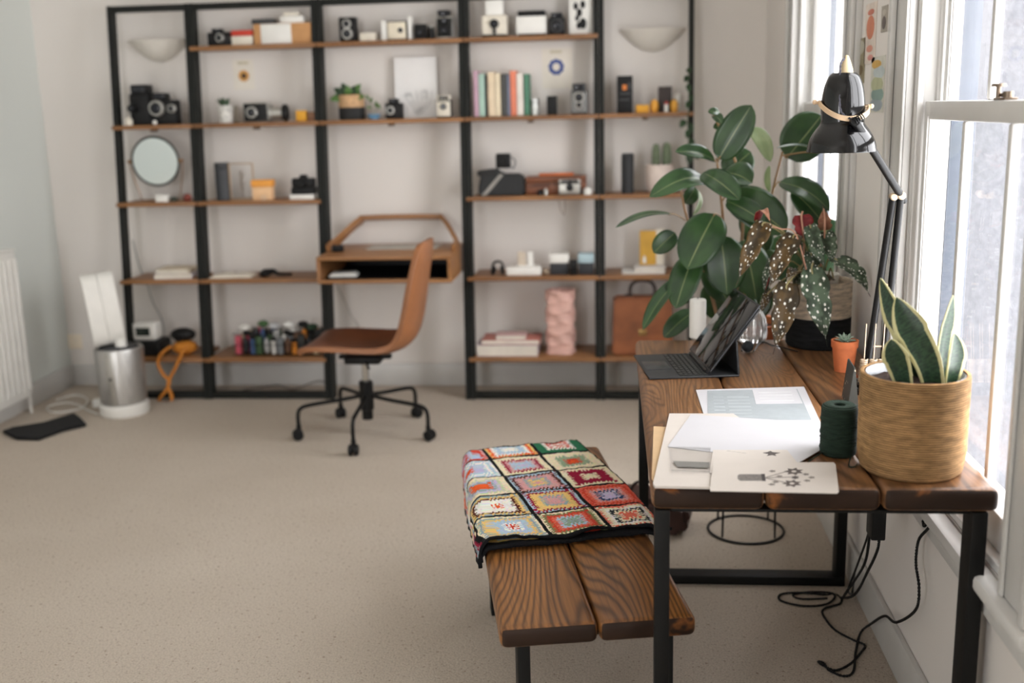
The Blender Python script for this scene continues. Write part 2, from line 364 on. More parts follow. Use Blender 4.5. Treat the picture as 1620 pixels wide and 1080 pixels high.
# wall lights
for i, cxp in enumerate((-2.455, .162)):
    t = thing('wall_light', ('white plaster half-bowl wall light behind the leftmost shelf bay', 'white plaster half-bowl wall light behind the rightmost shelf bay')[i], 'wall light', (cxp, YB, (1.79, 1.765)[i]), group='plaster bowl wall lights')
    with_b = B()
    with Sub(with_b, 0) as tb:
        n = 24; prof = [(.012, 0), (.05, .008), (.09, .032), (.125, .062), (.15, .088), (.168, .108), (.172, .112), (.160, .110), (.12, .072), (.06, .035)]
        rows = []
        for r, z in prof: rows.append([tb.verts.new((-r*cos(pi*k/n), -r*.62*sin(pi*k/n)-.001, z)) for k in range(n+1)])
        for a_, q_ in zip(rows, rows[1:]):
            for k in range(n): tb.faces.new((a_[k], q_[k], q_[k+1], a_[k+1]))
        bmesh.ops.recalc_face_normals(tb, faces=tb.faces[:])
    obj('bowl', with_b, flat((222, 216, 206), .7, 0, .02), t)
    b = B(); box(b, -.05, .05, -.02, -.001, .03, .10, .003); obj('back_plate', b, WHITE, t)
# radiator on the left wall
t = thing('radiator', 'white ribbed panel radiator on the left wall', 'radiator', (XL, 4.42, 0))
b = B(); box(b, .055, .100, -.68, .72, .10, .86, .006)
for k in range(28): y = -.65+k*.05; box(b, .100, .110, y-.016, y+.016, .14, .82, .0045)
obj('panel', b, WHITE, t)
b = B(); box(b, .012, .112, -.67, .71, .861, .872, .002)
for k in range(30): box(b, .03, .09, -.65+k*.045-.006, -.65+k*.045+.006, .8715, .874)
obj('top_grille', b, WHITE, t)
b = B(); box(b, .012, .05, -.66, .66, .12, .84, .004); obj('rear_panel', b, WHITE, t)
b = B(); cyl(b, (.07, .745, 0.0), (.07, .745, .12), .008); cyl(b, (.07, .721, .12), (.07, .76, .12), .012); cyl(b, (.07, .755, .12), (.07, .755, .19), .016, .013); obj('valve', b, flat((215, 212, 205), .3), t)
b = B(); box(b, .001, .012, -.5, -.46, .2, .8); box(b, .001, .012, .46, .5, .2, .8); obj('bracket', b, WHITE, t)
# socket on back wall near corner
b = B(); box(b, -.073, .073, -.009, -.001, -.043, .043, .003)
for sx_ in (-.035, .035): box(b, sx_-.012, sx_+.012, -.011, -.009, -.03, -.022)
p_ = onY(98, 540, YB); solo('wall_socket', b, flat((238, 225, 205), .4), 'white double wall socket low in the left corner of the back wall', 'socket', (p_.x+.05, YB, p_.z))

# ================================================================ SHELVING
UX = [-2.68, -2.235, -1.56, -.797, -.111, .365]
ROWS = {5: (5.60, 1.856), 4: (5.56, 1.462), 3: (5.52, 1.060), 2: (5.47, .652), 1: (5.43, .232)}     # front edge, top surface
LEAN = .092
def postY(z): return 5.44+LEAN*z
names = ['leftmost', 'second from the left', 'middle', 'second from the right', 'rightmost']
levels = [(4, 3, 2, 1), (5, 4, 3, 2, 1), (5, 4), (5, 4, 3, 2, 1), (4, 3, 2, 1)]
what = ['with the round mirror', 'with the tray heap at the bottom', 'with a small desk box in it', 'with the row of books', 'with the leather satchel']
for i in range(5):
    x0, x1 = UX[i]+.001, UX[i+1]-.001
    t = thing('ladder_shelf', 'black framed ladder shelf, %s bay %s' % (names[i], what[i]), 'shelf', ((x0+x1)/2, 5.44, 0), group='joined bays of the shelving')
    w = (x1-x0)/2; H = 2.075
    for s in (-1, 1):
        b = B(); xa = s*w; xb = s*(w-.025)
        with Sub(b, 0) as tb:
            y0, y1 = 0, .06; dy = LEAN*H
            vs = [tb.verts.new(c) for c in ((xa, y0, 0), (xb, y0, 0), (xb, y1, 0), (xa, y1, 0), (xa, y0+dy, H), (xb, y0+dy, H), (xb, y1+dy, H), (xa, y1+dy, H))]
            for f in ((0, 1, 2, 3), (4, 5, 6, 7), (0, 1, 5, 4), (1, 2, 6, 5), (2, 3, 7, 6), (3, 0, 4, 7)): tb.faces.new([vs[k] for k in f])
            bmesh.ops.recalc_face_normals(tb, faces=tb.faces[:]); bmesh.ops.bevel(tb, geom=tb.edges[:], offset=.002, segments=1, affect='EDGES')
        obj('upright', b, SHELFBLK, t)
    b = B(); box(b, -w+.026, w-.026, LEAN*H-.002, LEAN*H+.055, H-.032, H-.002, .002); obj('top_rail', b, SHELFBLK, t)
    if i != 2:
        b = B(); box(b, -w+.026, w-.026, .002, .058, .004, .034, .002); obj('bottom_rail', b, SHELFBLK, t)
    for r in levels[i]:
        yf, zt = ROWS[r]
        b = B(); box(b, -w+.0265, w-.0265, yf-5.44, 5.735-5.44, zt-.022, zt, .003); box(b, -w+.001, w-.001, yf-5.44-.012, yf-5.44-.0005+.0, zt-.022, zt, .003)
        fb = obj('shelf_board', b, W_SHELF, t)
        if r in (4,) :
            b = B(); box(b, -.02, .01, yf-5.44+.01, yf-5.44+.05, zt-.036, zt-.023, .002); obj('shelf_clip', b, flat((90, 66, 44), .5), fb)
# desk box in the middle bay
t = thing('writing_box', 'wooden open-fronted writing desk box with a bent wooden back rail in the middle bay', 'desk', (-1.1785, 5.44, 0))
x0, x1 = -.338, .342; y0, y1 = -.24, .29; z0, z1 = .665, .80
b = B(); box(b, x0, x1, y0, y1, z0, z0+.018, .003); box(b, x0, x1, y0, y1, z1-.018, z1, .003); box(b, x0, x0+.018, y0, y1, z0+.018, z1-.018); box(b, x1-.018, x1, y0, y1, z0+.018, z1-.018); box(b, x0+.018, x1-.018, y1-.015, y1, z0+.018, z1-.018, 0, 1)
box(b, x0+.019, x1-.019, y0+.03, y1-.016, z0+.0185, z0+.0195, 0, 1); box(b, x0+.019, x1-.019, y0+.02, y1-.016, z1-.0195, z1-.0185, 0, 1)
obj('carcass', b, [W_DESK, DARK], t)
b = B()
yr = y1-.035
pts = [(x0+.012, yr-.3, z1), (x0+.02, yr-.18, z1+.03), (x0+.11, yr, z1+.125), (x0+.17, yr+.01, z1+.142), (x1-.17, yr+.01, z1+.142), (x1-.11, yr, z1+.128), (x1-.02, yr-.16, z1+.03), (x1-.012, yr-.32, z1)]
P = smooth(pts, 8)
with Sub(b, 0) as tb:
    rings = []
    for k, p in enumerate(P):
        d = (P[min(k+1, len(P)-1)]-P[max(k-1, 0)]).normalized(); up_ = V((0, -1, .25)).normalized(); s_ = d.cross(up_).normalized(); up_ = s_.cross(d)
        rings.append([tb.verts.new(p+s_*a_*.010+up_*c_*.034) for a_, c_ in ((-1, -1), (1, -1), (1, 1), (-1, 1))])
    for a_, q_ in zip(rings, rings[1:]):
        for k in range(4): tb.faces.new((a_[k], a_[(k+1) % 4], q_[(k+1) % 4], q_[k]))
    tb.faces.new(rings[0]); tb.faces.new(rings[-1]); bmesh.ops.recalc_face_normals(tb, faces=tb.faces[:])
    for v in tb.verts: v.co.z = max(v.co.z, z1+.0005); v.co.y = min(v.co.y, y1)
obj('back_rail', b, W_DESK, t)
for s in (x0+.0,):
    b = B(); xx = s+(-.006 if s < 0 else .006); cyl(b, (xx-.004, y1-.10, .70), (xx+.004, y1-.10, .70), .022); obj('bracket', b, SHELFBLK, t)
b = B(); box(b, -.07, .07, -.05, .05, 0, .012, .002); box(b, -.06, .06, -.045, .05, .0125, .020, .002); solo('paper_stack', b, WHITE, 'small stack of white papers inside the writing desk box', 'papers', (-1.41, 5.33, .686), .1)
b = B(); box(b, -.17, .2, -.09, .09, 0, .004); solo('desk_mat', b, flat((190, 184, 174), .8), 'pale grey felt mat on top of the writing desk box', 'mat', (-1.15, 5.55, .801))
t = thing('desk_camera', 'tiny black camera on the left end of the writing desk box', 'camera', (-1.455, 5.40, .801), .2)
b = B(); box(b, -.03, .03, -.015, .015, 0, .035, .005); obj('body', b, DARK, t); b = B(); cyl(b, (0, -.015, .018), (0, -.032, .018), .012); obj('lens', b, BLACK, t)

# ---------------------------------------------------------------- objects on the boards
def slot(row, u0, u1, v0, dy=.02):
    yf, zt = ROWS[row]; Y = yf+dy
    vb = v0
    for _ in range(40):
        if onY((u0+u1)/2, vb, Y).z <= zt: break
        vb += 3
    vm = (v0+vb)/2
    a = onY(u0, vm, Y).x; c = onY(u1, vm, Y).x; h = onY((u0+u1)/2, v0, Y).z-zt
    return (a+c)/2, Y, zt+.0006, c-a, h
LENSG = flat((20, 22, 30), .12, 0, .05)
def camera_thing(row, u0, u1, v0, label, body=DARK, depth=.07, lenses=((0, .5, .3),), ring=None, top=None, face=None, dy=.02, strap=None, extra=None, kind='camera', name='vintage_camera', lensd=.02, group=None):
    cx, Y, z, w, h = slot(row, u0, u1, v0, dy); depth = min(depth, 5.742-Y)
    t = thing(name, label, kind, (cx, Y+depth/2, z), group=group)
    th = h*(.78 if top else 1)
    b = B(); box(b, -w/2, w/2, -depth/2+.004, depth/2, 0, th, min(w, h)*.07)
    if face is not None: box(b, -w/2+w*.04, w/2-w*.04, -depth/2, -depth/2+.006, h*.06, th-h*.06, .0015, 1)
    obj('body', b, [body, face or body], t)
    if top:
        f0, f1, tm = top; b = B(); box(b, -w/2+w*f0, -w/2+w*f1, -depth/2+.006, depth/2-.005, th+.0003, h, min(w, h)*.05); 
        box(b, -w/2+w*(f0+.12*(f1-f0)), -w/2+w*(f1-.12*(f1-f0)), -depth/2+.003, -depth/2+.007, th+h*.04, h-h*.04, .001, 1)
        obj('viewfinder', b, [tm, LENSG], t)
    for lx, lz, lr in lenses:
        r = lr*min(w, h); b = B(); m = 1 if ring else 0
        c0 = V((lx*w, -depth/2, lz*h))
        cyl(b, c0+V((0, .006, 0)), c0+V((0, -lensd, 0)), r, r*.94, 24, m, bev=r*.08); cyl(b, c0+V((0, -lensd, 0)), c0+V((0, -lensd-.002, 0)), r*.72, r*.66, 24, 0); cyl(b, c0+V((0, -lensd-.002, 0)), c0+V((0, -lensd-.0035, 0)), r*.5, r*.4, 20, 2)
        obj('lens', b, [BLACK, ring or BLACK, LENSG], t)
    if strap:
        b = B(); tube(b, smooth(strap, 6), .005, 6, flatz=.3); obj('strap', b, extra or BLACK, t)
    return t
def shelf_box(row, u0, u1, v0, label, m, cat='box', name='box', depth=.08, dy=.02, parts=(), bev=.003, z0=0, rz=0, group=None):
    cx, Y, z, w, h = slot(row, u0, u1, v0, dy); depth = min(depth, 5.742-Y)
    if parts:
        t = thing(name, label, cat, (cx, Y+depth/2, z+z0), rz, group=group)
        b = B(); box(b, -w/2, w/2, -depth/2, depth/2, 0, h-z0, bev); obj('body', b, m, t)
        for pn, (a, c, d, e), pm in parts:
            b = B(); box(b, -w/2+a*w, -w/2+c*w, -depth/2-.0035, -depth/2-.0005, d*(h-z0), e*(h-z0), .001); obj(pn, b, pm, t)
        return t, (cx, Y, z, w, h, depth)
    b = B(); box(b, -w/2, w/2, -depth/2, depth/2, 0, h-z0, bev)
    return solo(name, b, m, label, cat, (cx, Y+depth/2, z+z0), rz, group=group), (cx, Y, z, w, h, depth)
SIL = flat((186, 184, 178), .35, .7); RED = flat((196, 58, 38), .6); ORG = flat((214, 126, 58), .6); YEL = flat((226, 164, 44), .6)
CARD = flat((196, 146, 96), .8); IVORY = flat((228, 220, 204), .5); PINK = flat((214, 160, 150), .7)
G = 'cameras on the shelving'
# --- top row, second bay
camera_thing(5, 327, 363, 45, 'black folding camera beside a red and white box on the top board', depth=.07, lenses=((.1, .45, .26),), top=(.2, .6, DARK), ring=SIL)
shelf_box(5, 366, 399, 57, 'white lower carton with film, below the red one on the top board', IVORY, depth=.08)
shelf_box(5, 366, 399, 49, 'red carton lying on the white carton on the top board', RED, depth=.08, z0=.026) if False else None
cx, Y, z, w, h = slot(5, 366, 399, 48); h1 = slot(5, 366, 399, 57)[4]
b = B(); box(b, -w/2, w/2, -.04, .04, 0, h-h1-.001, .002); solo('film_carton', b, RED, 'red carton lying on top of the small white carton, top board', 'box', (cx, Y+.04, z+h1+.001))
t, (cx, Y, z, w, h, d) = shelf_box(5, 401, 492, 37, 'brown cardboard box with a white paper on its front, top board', CARD, name='cardboard_box', depth=.11, parts=(('paper_label', (.13, .66, .02, .98), WHITE),))
b = B(); box(b, -.06, .06, -.03, .03, 0, .026, .004); q = onY(413, 30, Y); solo('pencil_case', b, GREYD, 'dark grey flat case lying on the cardboard box', 'case', (q.x, Y+.05, z+h+.001))
b = B(); box(b, -.062, .062, -.04, .04, 0, .035, .003); q = onY(460, 30, Y); o_ = solo('paper_box', b, WHITE, 'white paper box lying on the cardboard box', 'box', (q.x, Y+.055, z+h+.001))
b = B(); box(b, -.04, .04, -.03, .03, 0, .018, .003); solo('card_pack', b, IVORY, 'cream pack of cards topmost on the white paper box', 'cards', (q.x-.01, Y+.055, z+h+.038), .2)
# --- top row, middle bay
camera_thing(5, 536, 562, 27, 'black twin-lens camera at the left end of the middle top board', depth=.07, lenses=((0, .72, .27), (0, .32, .34)), ring=SIL, lensd=.012, name='twin_lens_camera')
shelf_box(5, 569, 594, 52, 'low white carton between the twin-lens camera and the cream-faced one', IVORY, depth=.06)
camera_thing(5, 612, 643, 33, 'black camera with a cream face plate in the middle of the top board', face=CREAM, lenses=((.2, .5, .14),), depth=.06, lensd=.006)
shelf_box(5, 603, 611, 33, 'slim white booklet upright left of the cream-faced camera', WHITE, 'booklet', 'booklet', .05)
shelf_box(5, 645, 651, 26, 'slim white booklet upright right of the cream-faced camera', WHITE, 'booklet', 'booklet', .05)
camera_thing(5, 655, 674, 38, 'small black camera squeezed beside a lens on the top board', depth=.06, lenses=((0, .45, .34),))
cx, Y, z, w, h = slot(5, 676, 686, 40); b = B(); cyl(b, (0, 0, 0), (0, 0, h*.85), w/2, w/2, 20, 0, .002); cyl(b, (0, 0, h*.85), (0, 0, h), w/2*.9, w/2*.9, 20, 1, .002)
solo('camera_lens', b, [DARK, SIL], 'black upright camera lens between two cameras on the top board', 'lens', (cx, Y+.03, z))
camera_thing(5, 690, 716, 16, 'tall black folding camera with chrome edges at the right end of the middle top board', face=BLACK, body=SIL, depth=.08, lenses=((-.05, .28, .3), (0, .62, .22)), top=(.08, .8, DARK), lensd=.012)
# --- top row, fourth bay
t = camera_thing(5, 762, 802, 24, 'white instant camera with a flash bar on top, top board', body=IVORY, depth=.09, lenses=((0, .6, .22),), lensd=.014, name='instant_camera')
cx, Y, z, w, h = slot(5, 762, 802, 24)
b = B(); box(b, -.045, .045, -.03, .01, h+.001, h+.075, .004); obj('flash_bar', b, WHITE, t)
b = B(); box(b, -w/2-.001, w/2+.001, -.046, .045, 0.0, .012, .002); box(b, -.008, .008, -.0475, -.044, .014, .05); obj('base_band', b, DARK, t)
t, (cx, Y, z, w, h, d) = shelf_box(5, 819, 862, 17, 'black boxy radio with a white slanted front, top board', DARK, 'radio', 'radio', .09, parts=(('front_panel', (-.05, 1.05, .08, .78), WHITE),))
camera_thing(5, 868, 893, 20, 'black camera with a big round lens beside the leaning art card', lenses=((0, .42, .46),), depth=.07, ring=GREYD, top=(.15, .85, DARK))
t, (cx, Y, z, w, h, d) = shelf_box(5, 900, 937, -3, 'white framed print of dark flowers at the right end of the fourth bay, top board', WHITE, 'picture', 'framed_print', .012, dy=.05)
for k, (a, e, r) in enumerate(((.3, .78, .012), (.45, .6, .014), (.35, .45, .01), (.6, .82, .013), (.6, .3, .018), (.42, .25, .012))):
    b = B(); ball(b, (-w/2+a*w, -.0075, e*h), r, (1, .12, 1.5)); obj('ink_mark', b, DARK, t)
# --- row four, first bay
camera_thing(4, 204, 236, 134, 'tall black folding camera on the upper left board', depth=.1, lenses=((-.3, .42, .2),), top=(.1, .9, DARK), lensd=.03)
camera_thing(4, 237, 278, 147, 'black cine camera with a silver lens ring beside the tall folding camera', depth=.08, lenses=((-.22, .52, .3), (.36, .5, .16)), ring=SIL, top=(.1, .62, DARK), name='cine_camera')
b = B(); lathe(b, [(0, 0), (.018, 0), (.02, .03), (.012, .035), (.01, .042), (0, .043)]); solo('white_pot', b, IVORY, 'tiny cream jar at the left end of the upper left board', 'jar', (slot(4, 199, 211, 185)[0], 5.572, 1.463))
b = B(); ball(b, (0, 0, .012), .012); solo('white_ball', b, WHITE, 'little white ball in front of the cine camera', 'ball', (slot(4, 243, 251, 188)[0], 5.5645, 1.4625))
# --- row four, second bay
cx, Y, z, w, h = slot(4, 341, 366, 167)
t = thing('potted_succulent', 'dark green succulent in a mottled white pot on the second bay board', 'plant', (cx, Y+.04, z))
b = B(); lathe(b, [(0, 0), (w*.42, 0), (w*.46, h*.7), (w*.5, h*.75), (w*.5, h), (w*.42, h), (w*.40, h*.8), (0, h*.8)]); obj('pot', b, flat((214, 212, 206), .6, 0, .25, 60), t)
def spikeleaf(b, p0, p1, r, mat=0): 
    P0, P1 = V(p0), V(p1); pts = [P0.lerp(P1, k/6)+V((0, 0, .12*(P1-P0).length*sin(pi*k/6))) for k in range(7)]
    tube(b, pts, [r*x for x in (.7, .95, 1, .95, .8, .5, .08)], 8, mat, flatz=.5)
random.seed(4)
for k in range(9):
    a = k*2.4; b = B(); spikeleaf(b, (cos(a)*.01, sin(a)*.01, h*.8), (cos(a)*.035-.012, sin(a)*.025, h+.03+.015*random.random()), .011); obj('leaf', b, flat((50, 74, 46), .5), t)
t, _ = shelf_box(4, 362, 377, 168, 'small grey card standing behind the succulent pot', flat((168, 160, 146), .8), 'card', 'small_card', .004, dy=.1), 0
camera_thing(4, 384, 424, 162, 'silver and black movie camera lying beside a long lens tube', body=SIL, face=DARK, depth=.06, lenses=((-.12, .5, .3),), ring=SIL, name='cine_camera')
cx, Y, z, w, h = slot(4, 425, 451, 165)
b = B(); cyl(b, (-w/2+.001, 0, h*.5), (w/2-.02, 0, h*.5), h*.36, h*.36, 24, 1, .002); cyl(b, (w/2-.02, 0, h*.5), (w/2, 0, h*.5), h*.5, h*.5, 24, 0, .003); cyl(b, (-w/2, 0, h*.5), (-w/2+.008, 0, h*.5), h*.5, h*.5, 24, 1, .002)
solo('lens_tube', b, [DARK, SIL], 'silver lens tube lying beside the movie camera', 'lens', (cx, Y+.04, z))
shelf_box(4, 468, 484, 175, 'small yellow film box on the second bay board', YEL, depth=.04, name='film_box')
shelf_box(4, 486, 497, 177, 'small brown box next to the yellow film box', flat((120, 84, 60), .7), depth=.04)
def wallpaper_card(u0, u1, v0, v1, label, ringcol, centre, cx_, cy_, r_, solid):
    a = onY(u0, (v0+v1)/2, YB-.003); c = onY(u1, (v0+v1)/2, YB-.003); zt = onY((u0+u1)/2, v0, YB).z; zb = onY((u0+u1)/2, v1, YB).z; q = onY(cx_, cy_, YB)
    t = thing('wall_print', label, 'print', ((a.x+c.x)/2, YB-.0015, zb)); ww = (c.x-a.x)/2
    b = B(); box(b, -ww, ww, -.001, .001, 0, zt-zb); obj('paper', b, flat((233, 226, 214), .8, 0, .02), t)
    r = r_*mpp(YB); b = B(); qx, qz = q.x-(a.x+c.x)/2, q.z-zb
    n = 28
    with Sub(b, 0) as tb:
        ro = [tb.verts.new((qx+r*(1+.08*sin(9*2*pi*k/n))*cos(2*pi*k/n), -.0016, qz+r*(1+.08*sin(9*2*pi*k/n))*sin(2*pi*k/n))) for k in range(n)]
        ri = [tb.verts.new((qx+r*.5*cos(2*pi*k/n), -.0016, qz+r*.5*sin(2*pi*k/n))) for k in range(n)]
        for k in range(n): tb.faces.new((ro[k], ro[(k+1) % n], ri[(k+1) % n], ri[k]))
        if solid:
            f = tb.faces.new(ri)
    obj('printed_flower' if solid else 'printed_wreath', b, ringcol, t)
    if solid: b = B(); ball(b, (qx, -.002, qz), r*.45, (1, .05, 1)); obj('printed_centre', b, centre, t)
    b = B(); box(b, qx-.03, qx+.03, -.0018, -.0011, zt-zb-.025, zt-zb-.012); obj('tape', b, flat((205, 196, 170), .7), t)
wallpaper_card(369, 402, 94, 142, 'small print of an orange sunflower taped to the wall in the second bay', flat((214, 160, 92), .8), flat((60, 45, 40), .8), 386, 120, 9, True)
wallpaper_card(858, 905, 76, 140, 'small print of a blue wreath taped to the wall above the books', flat((70, 88, 150), .8), None, 880, 106, 12, False)
# --- row four, middle bay
cx, Y, z, w, h = slot(4, 531, 572, 150)
t = thing('basket_plant', 'leafy plant in a two-tone tan and black basket, middle bay', 'plant', (cx, Y+w/2, z))
b = B(); r = w/2; lathe(b, [(0, 0), (r*.94, 0), (r, .01), (r, h*.5)], seg=28, mat=1); lathe(b, [(r, h*.5), (r*1.0, h*.96), (r*.96, h), (r*.88, h*.97), (r*.86, h*.85), (0, h*.85)], seg=28); obj('basket', b, [flat((196, 158, 118), .8, 0, .12, 60, .4), flat((38, 38, 38), .8, 0, .12, 60, .4)], t)
GL = flat((40, 66, 38), .4, 0, .3, 30)
def leafmesh(b, base, tip, width, nrm, bend=.12, fold=.1, nu=12, nv=6, prof=None, wave=0., mat=0, uv=False, curl=0., twist=0., und=None):
    base, tip = V(base), V(tip); d = tip-base; L = d.length; d.normalize(); nrm = V(nrm); side = d.cross(nrm).normalized(); nn = side.cross(d).normalized()
    if nn.dot(nrm) < 0: nn = -nn; 
    prof = prof or (lambda t: max(0, sin(pi*t**.85))**.65)
    uvl = b.loops.layers.uv.verify() if uv else None
    grid = []; off = random.random()*7
    for i in range(nu+1):
        t = i/nu; wd = prof(t)*width/2; tw = twist*t; s2 = side*cos(tw)+nn*sin(tw); n2 = nn*cos(tw)-side*sin(tw)
        row = []
        for j in range(nv+1):
            s = -1+2*j/nv
            p = base+d*(t*L)+nn*(bend*L*sin(pi*t)-curl*L*t*t)+s2*(s*wd)+n2*(fold*abs(s)*wd*(1 if fold else 0))
            if wave: p += n2*(wave*width*sin(t*26+off+(s > 0)*1.3)*abs(s)**2)
            row.append(b.verts.new(p))
        grid.append(row)
    fs = []
    for i in range(nu):
        for j in range(nv):
            f = b.faces.new((grid[i][j], grid[i+1][j], grid[i+1][j+1], grid[i][j+1])); f.material_index = mat; fs.append(f)
            if uvl:
                for l, (ii, jj) in zip(f.loops, ((i, j), (i+1, j), (i+1, j+1), (i, j+1))): l[uvl].uv = (jj/nv, ii/nu)
    b.normal_update(); tot = sum((f.normal for f in fs), V())
    if tot.dot(nrm) < 0: bmesh.ops.reverse_faces(b, faces=fs)
    return fs
def leafobj(name, b, mats, parent, th=.0009, label=None):
    o = obj(name, b, mats, parent, 80, label); md = o.modifiers.new('thickness', 'SOLIDIFY'); md.thickness = th; md.offset = 0
    if len(o.data.materials) > 1: md.material_offset = 1; md.material_offset_rim = 0
    return o
random.seed(9)
for k, (du, dv) in enumerate([(-38, 8), (-30, -18), (-14, -30), (-2, -24), (12, -22), (22, -12), (30, 4), (18, 10), (-18, -8), (24, -26), (6, -10)]):
    s_ = mpp(Y); base = V((du*.2*s_, -.01, h*.86)); tip = V((du*s_*.85, -.03-.02*random.random(), h-dv*s_*.7-.005)); b = B()
    leafmesh(b, base, tip, .046, (0, -1, .5), .15, .15, 8, 4); leafobj('leaf', b, [GL if k % 3 else flat((86, 122, 62), .4)], t)
    if k == 4:
        b = B(); ball(b, (0, 0, h*.88), r*.8, (1, 1, .12)); obj('soil', b, flat((44, 34, 28), .95), t)
cx, Y, z, w, h = slot(4, 579, 601, 181)
t = thing('sprig_dish', 'green sprig in a blue and white dish beside the basket plant', 'plant', (cx, Y+.03, z))
b = B(); lathe(b, [(0, 0), (.022, 0), (.036, h*.9), (.034, h), (.03, h*.5), (0, h*.4)], seg=24); obj('dish', b, flat((116, 164, 200), .3, 0, .35, 50), t)
b = B(); tube(b, smooth([(0, 0, .006), (-.01, 0, .06), (-.02, -.01, .1)], 5), .0015); tube(b, smooth([(0, 0, .006), (.015, 0, .05), (.022, -.01, .08)], 5), .0015); obj('stem', b, flat((84, 100, 54), .6), t)
for (p0, p1) in (((-.02, -.01, .1), (-.035, -.02, .125)), ((-.018, 0, .085), (.0, -.01, .11)), ((.022, -.01, .08), (.04, -.02, .05)), ((.012, 0, .06), (.02, -.02, .095)), ((-.012, 0, .06), (-.035, -.01, .06))):
    b = B(); leafmesh(b, p0, p1, .016, (0, -1, .4), .1, .1, 6, 4); leafobj('leaf', b, [flat((92, 120, 70), .5)], t)
camera_thing(4, 609, 635, 156, 'black bellows camera before the large white poster', depth=.07, lenses=((-.15, .42, .26),), ring=SIL, top=(.2, .75, DARK))
a = slot(4, 622, 689, 90, .1); w, h = a[3], a[4]
t = thing('botanical_print', 'large white print of pale grey botanical sprigs leaning on the wall, middle bay', 'print', (a[0], a[1]+.04, a[2]))
b = B(); prism(b, [(-w/2, 0), (w/2, 0), (w/2, h), (-w/2, h)], -.002, .002, MX.Rotation(RD(3), 4, 'X') @ MX.Rotation(0, 4, 'Z')); t.rotation_euler = (0, 0, 0); obj('sheet', b, flat((238, 236, 234), .7, 0, .01), t)
for o_ in t.children: pass
b = B(); random.seed(3)
gm = flat((132, 134, 132), .8); gm2 = flat((92, 92, 86), .8)
for (fx, fz, n, R_) in ((.30, .38, 7, .03), (.70, .42, 7, .03), (.72, .34, 5, .022), (.4, .26, 5, .02)):
    for k in range(n):
        ang = pi*k/(n-1); p0 = V((-w/2+fx*w, -.0035-h*fz*.0, fz*h)); p1 = p0+V((cos(ang)*R_, 0, sin(ang)*R_*.8-.006))
        tube(b, [p0, p0.lerp(p1, .5), p1], [.0008, .0035, .0006], 5, 0, flatz=.15)
for k in range(6):
    p0 = V((-w/2+w*(.5+.02*k), -.0035, .02)); tube(b, smooth([p0, p0+V((-.03+.015*k, 0, .05)), p0+V((-.06+.025*k, 0, .10+.01*(k % 3)))], 5), .0009, 5, 0)
tube(b, smooth([(-.02, -.0035, h*.10), (.01, -.0035, h*.13), (.05, -.0035, h*.2)], 5), [.002]*5+[.005]*3+[.001]*3, 6, 1, flatz=.3)
bmesh.ops.rotate(b, cent=(0, 0, 0), matrix=MX.Rotation(RD(3), 3, 'X'), verts=b.verts[:])
obj('drawing', b, [gm, gm2], t)
for o_ in t.children: o_.rotation_euler = (RD(-6), 0, 0)
t = camera_thing(4, 690, 713, 151, 'white faced instant camera at the right end of the middle bay', body=DARK, face=IVORY, depth=.06, lenses=((0, .5, .22),), top=(.05, .95, IVORY), lensd=.01, name='instant_camera')
# --- row four, fourth bay: books
bk = [(749.5, 757, 112, (196, 160, 176), 'pink'), (757.4, 767, 117, (168, 196, 182), 'mint green'), (767.4, 771, 119, (50, 50, 48), 'thin black'), (772, 783, 114, (226, 206, 176), 'broad cream'), (783.4, 792, 116, (232, 216, 186), 'pale cream'), (793, 802, 117, (72, 72, 70), 'dark grey'), (802.4, 807, 118, (124, 130, 150), 'slim blue grey'), (807.4, 817, 112, (228, 134, 104), 'coral orange'), (817.4, 828, 116, (226, 218, 208), 'white'), (829, 837, 117, (80, 128, 104), 'sea green')]
for k, (a, c, v, col, nm_) in enumerate(bk):
    cx, Y, z, w, h = slot(4, a, c, v, .015); d = .13+.01*(k % 3)
    t = thing('book', '%s upright book in the row under the blue wreath print' % nm_, 'book', (cx, Y+d/2, z), group='upright books')
    b = B(); w2 = w/2; box(b, -w2, -w2+.0018, -d/2, d/2, 0, h, .0006); box(b, w2-.0018, w2, -d/2, d/2, 0, h, .0006); box(b, -w2, w2, -d/2, -d/2+.0022, 0, h, .0006); obj('cover', b, flat(col, .6), t)
    b = B(); box(b, -w2+.002, w2-.002, -d/2+.0024, d/2-.004, .003, h-.003); obj('pages', b, flat((226, 218, 200), .8), t)
cx, Y, z, w, h = slot(4, 838, 853, 156)
t = thing('glass_jar', 'clear glass jar with a white candle beside the books', 'jar', (cx, Y+.03, z)); r = w/2
b = B(); lathe(b, [(0, 0), (r, 0), (r, h), (r-.002, h), (r-.002, .004), (0, .004)]); obj('glass', b, VGLASS, t); b = B(); cyl(b, (0, 0, .0045), (0, 0, h*.6), r-.003); obj('candle', b, WHITE, t)
shelf_box(4, 865, 881, 152, 'small black box between the glass jar and the grey camera', DARK, depth=.05, bev=.004)
camera_thing(4, 903, 929, 132, 'grey box camera with a large pale lens at the right end of the book board', body=GREYD, face=flat((128, 128, 126), .4, .3), depth=.08, lenses=((0, .55, .34), (0, .3, .22)), ring=SIL, top=(.1, .9, GREYD), lensd=.015)
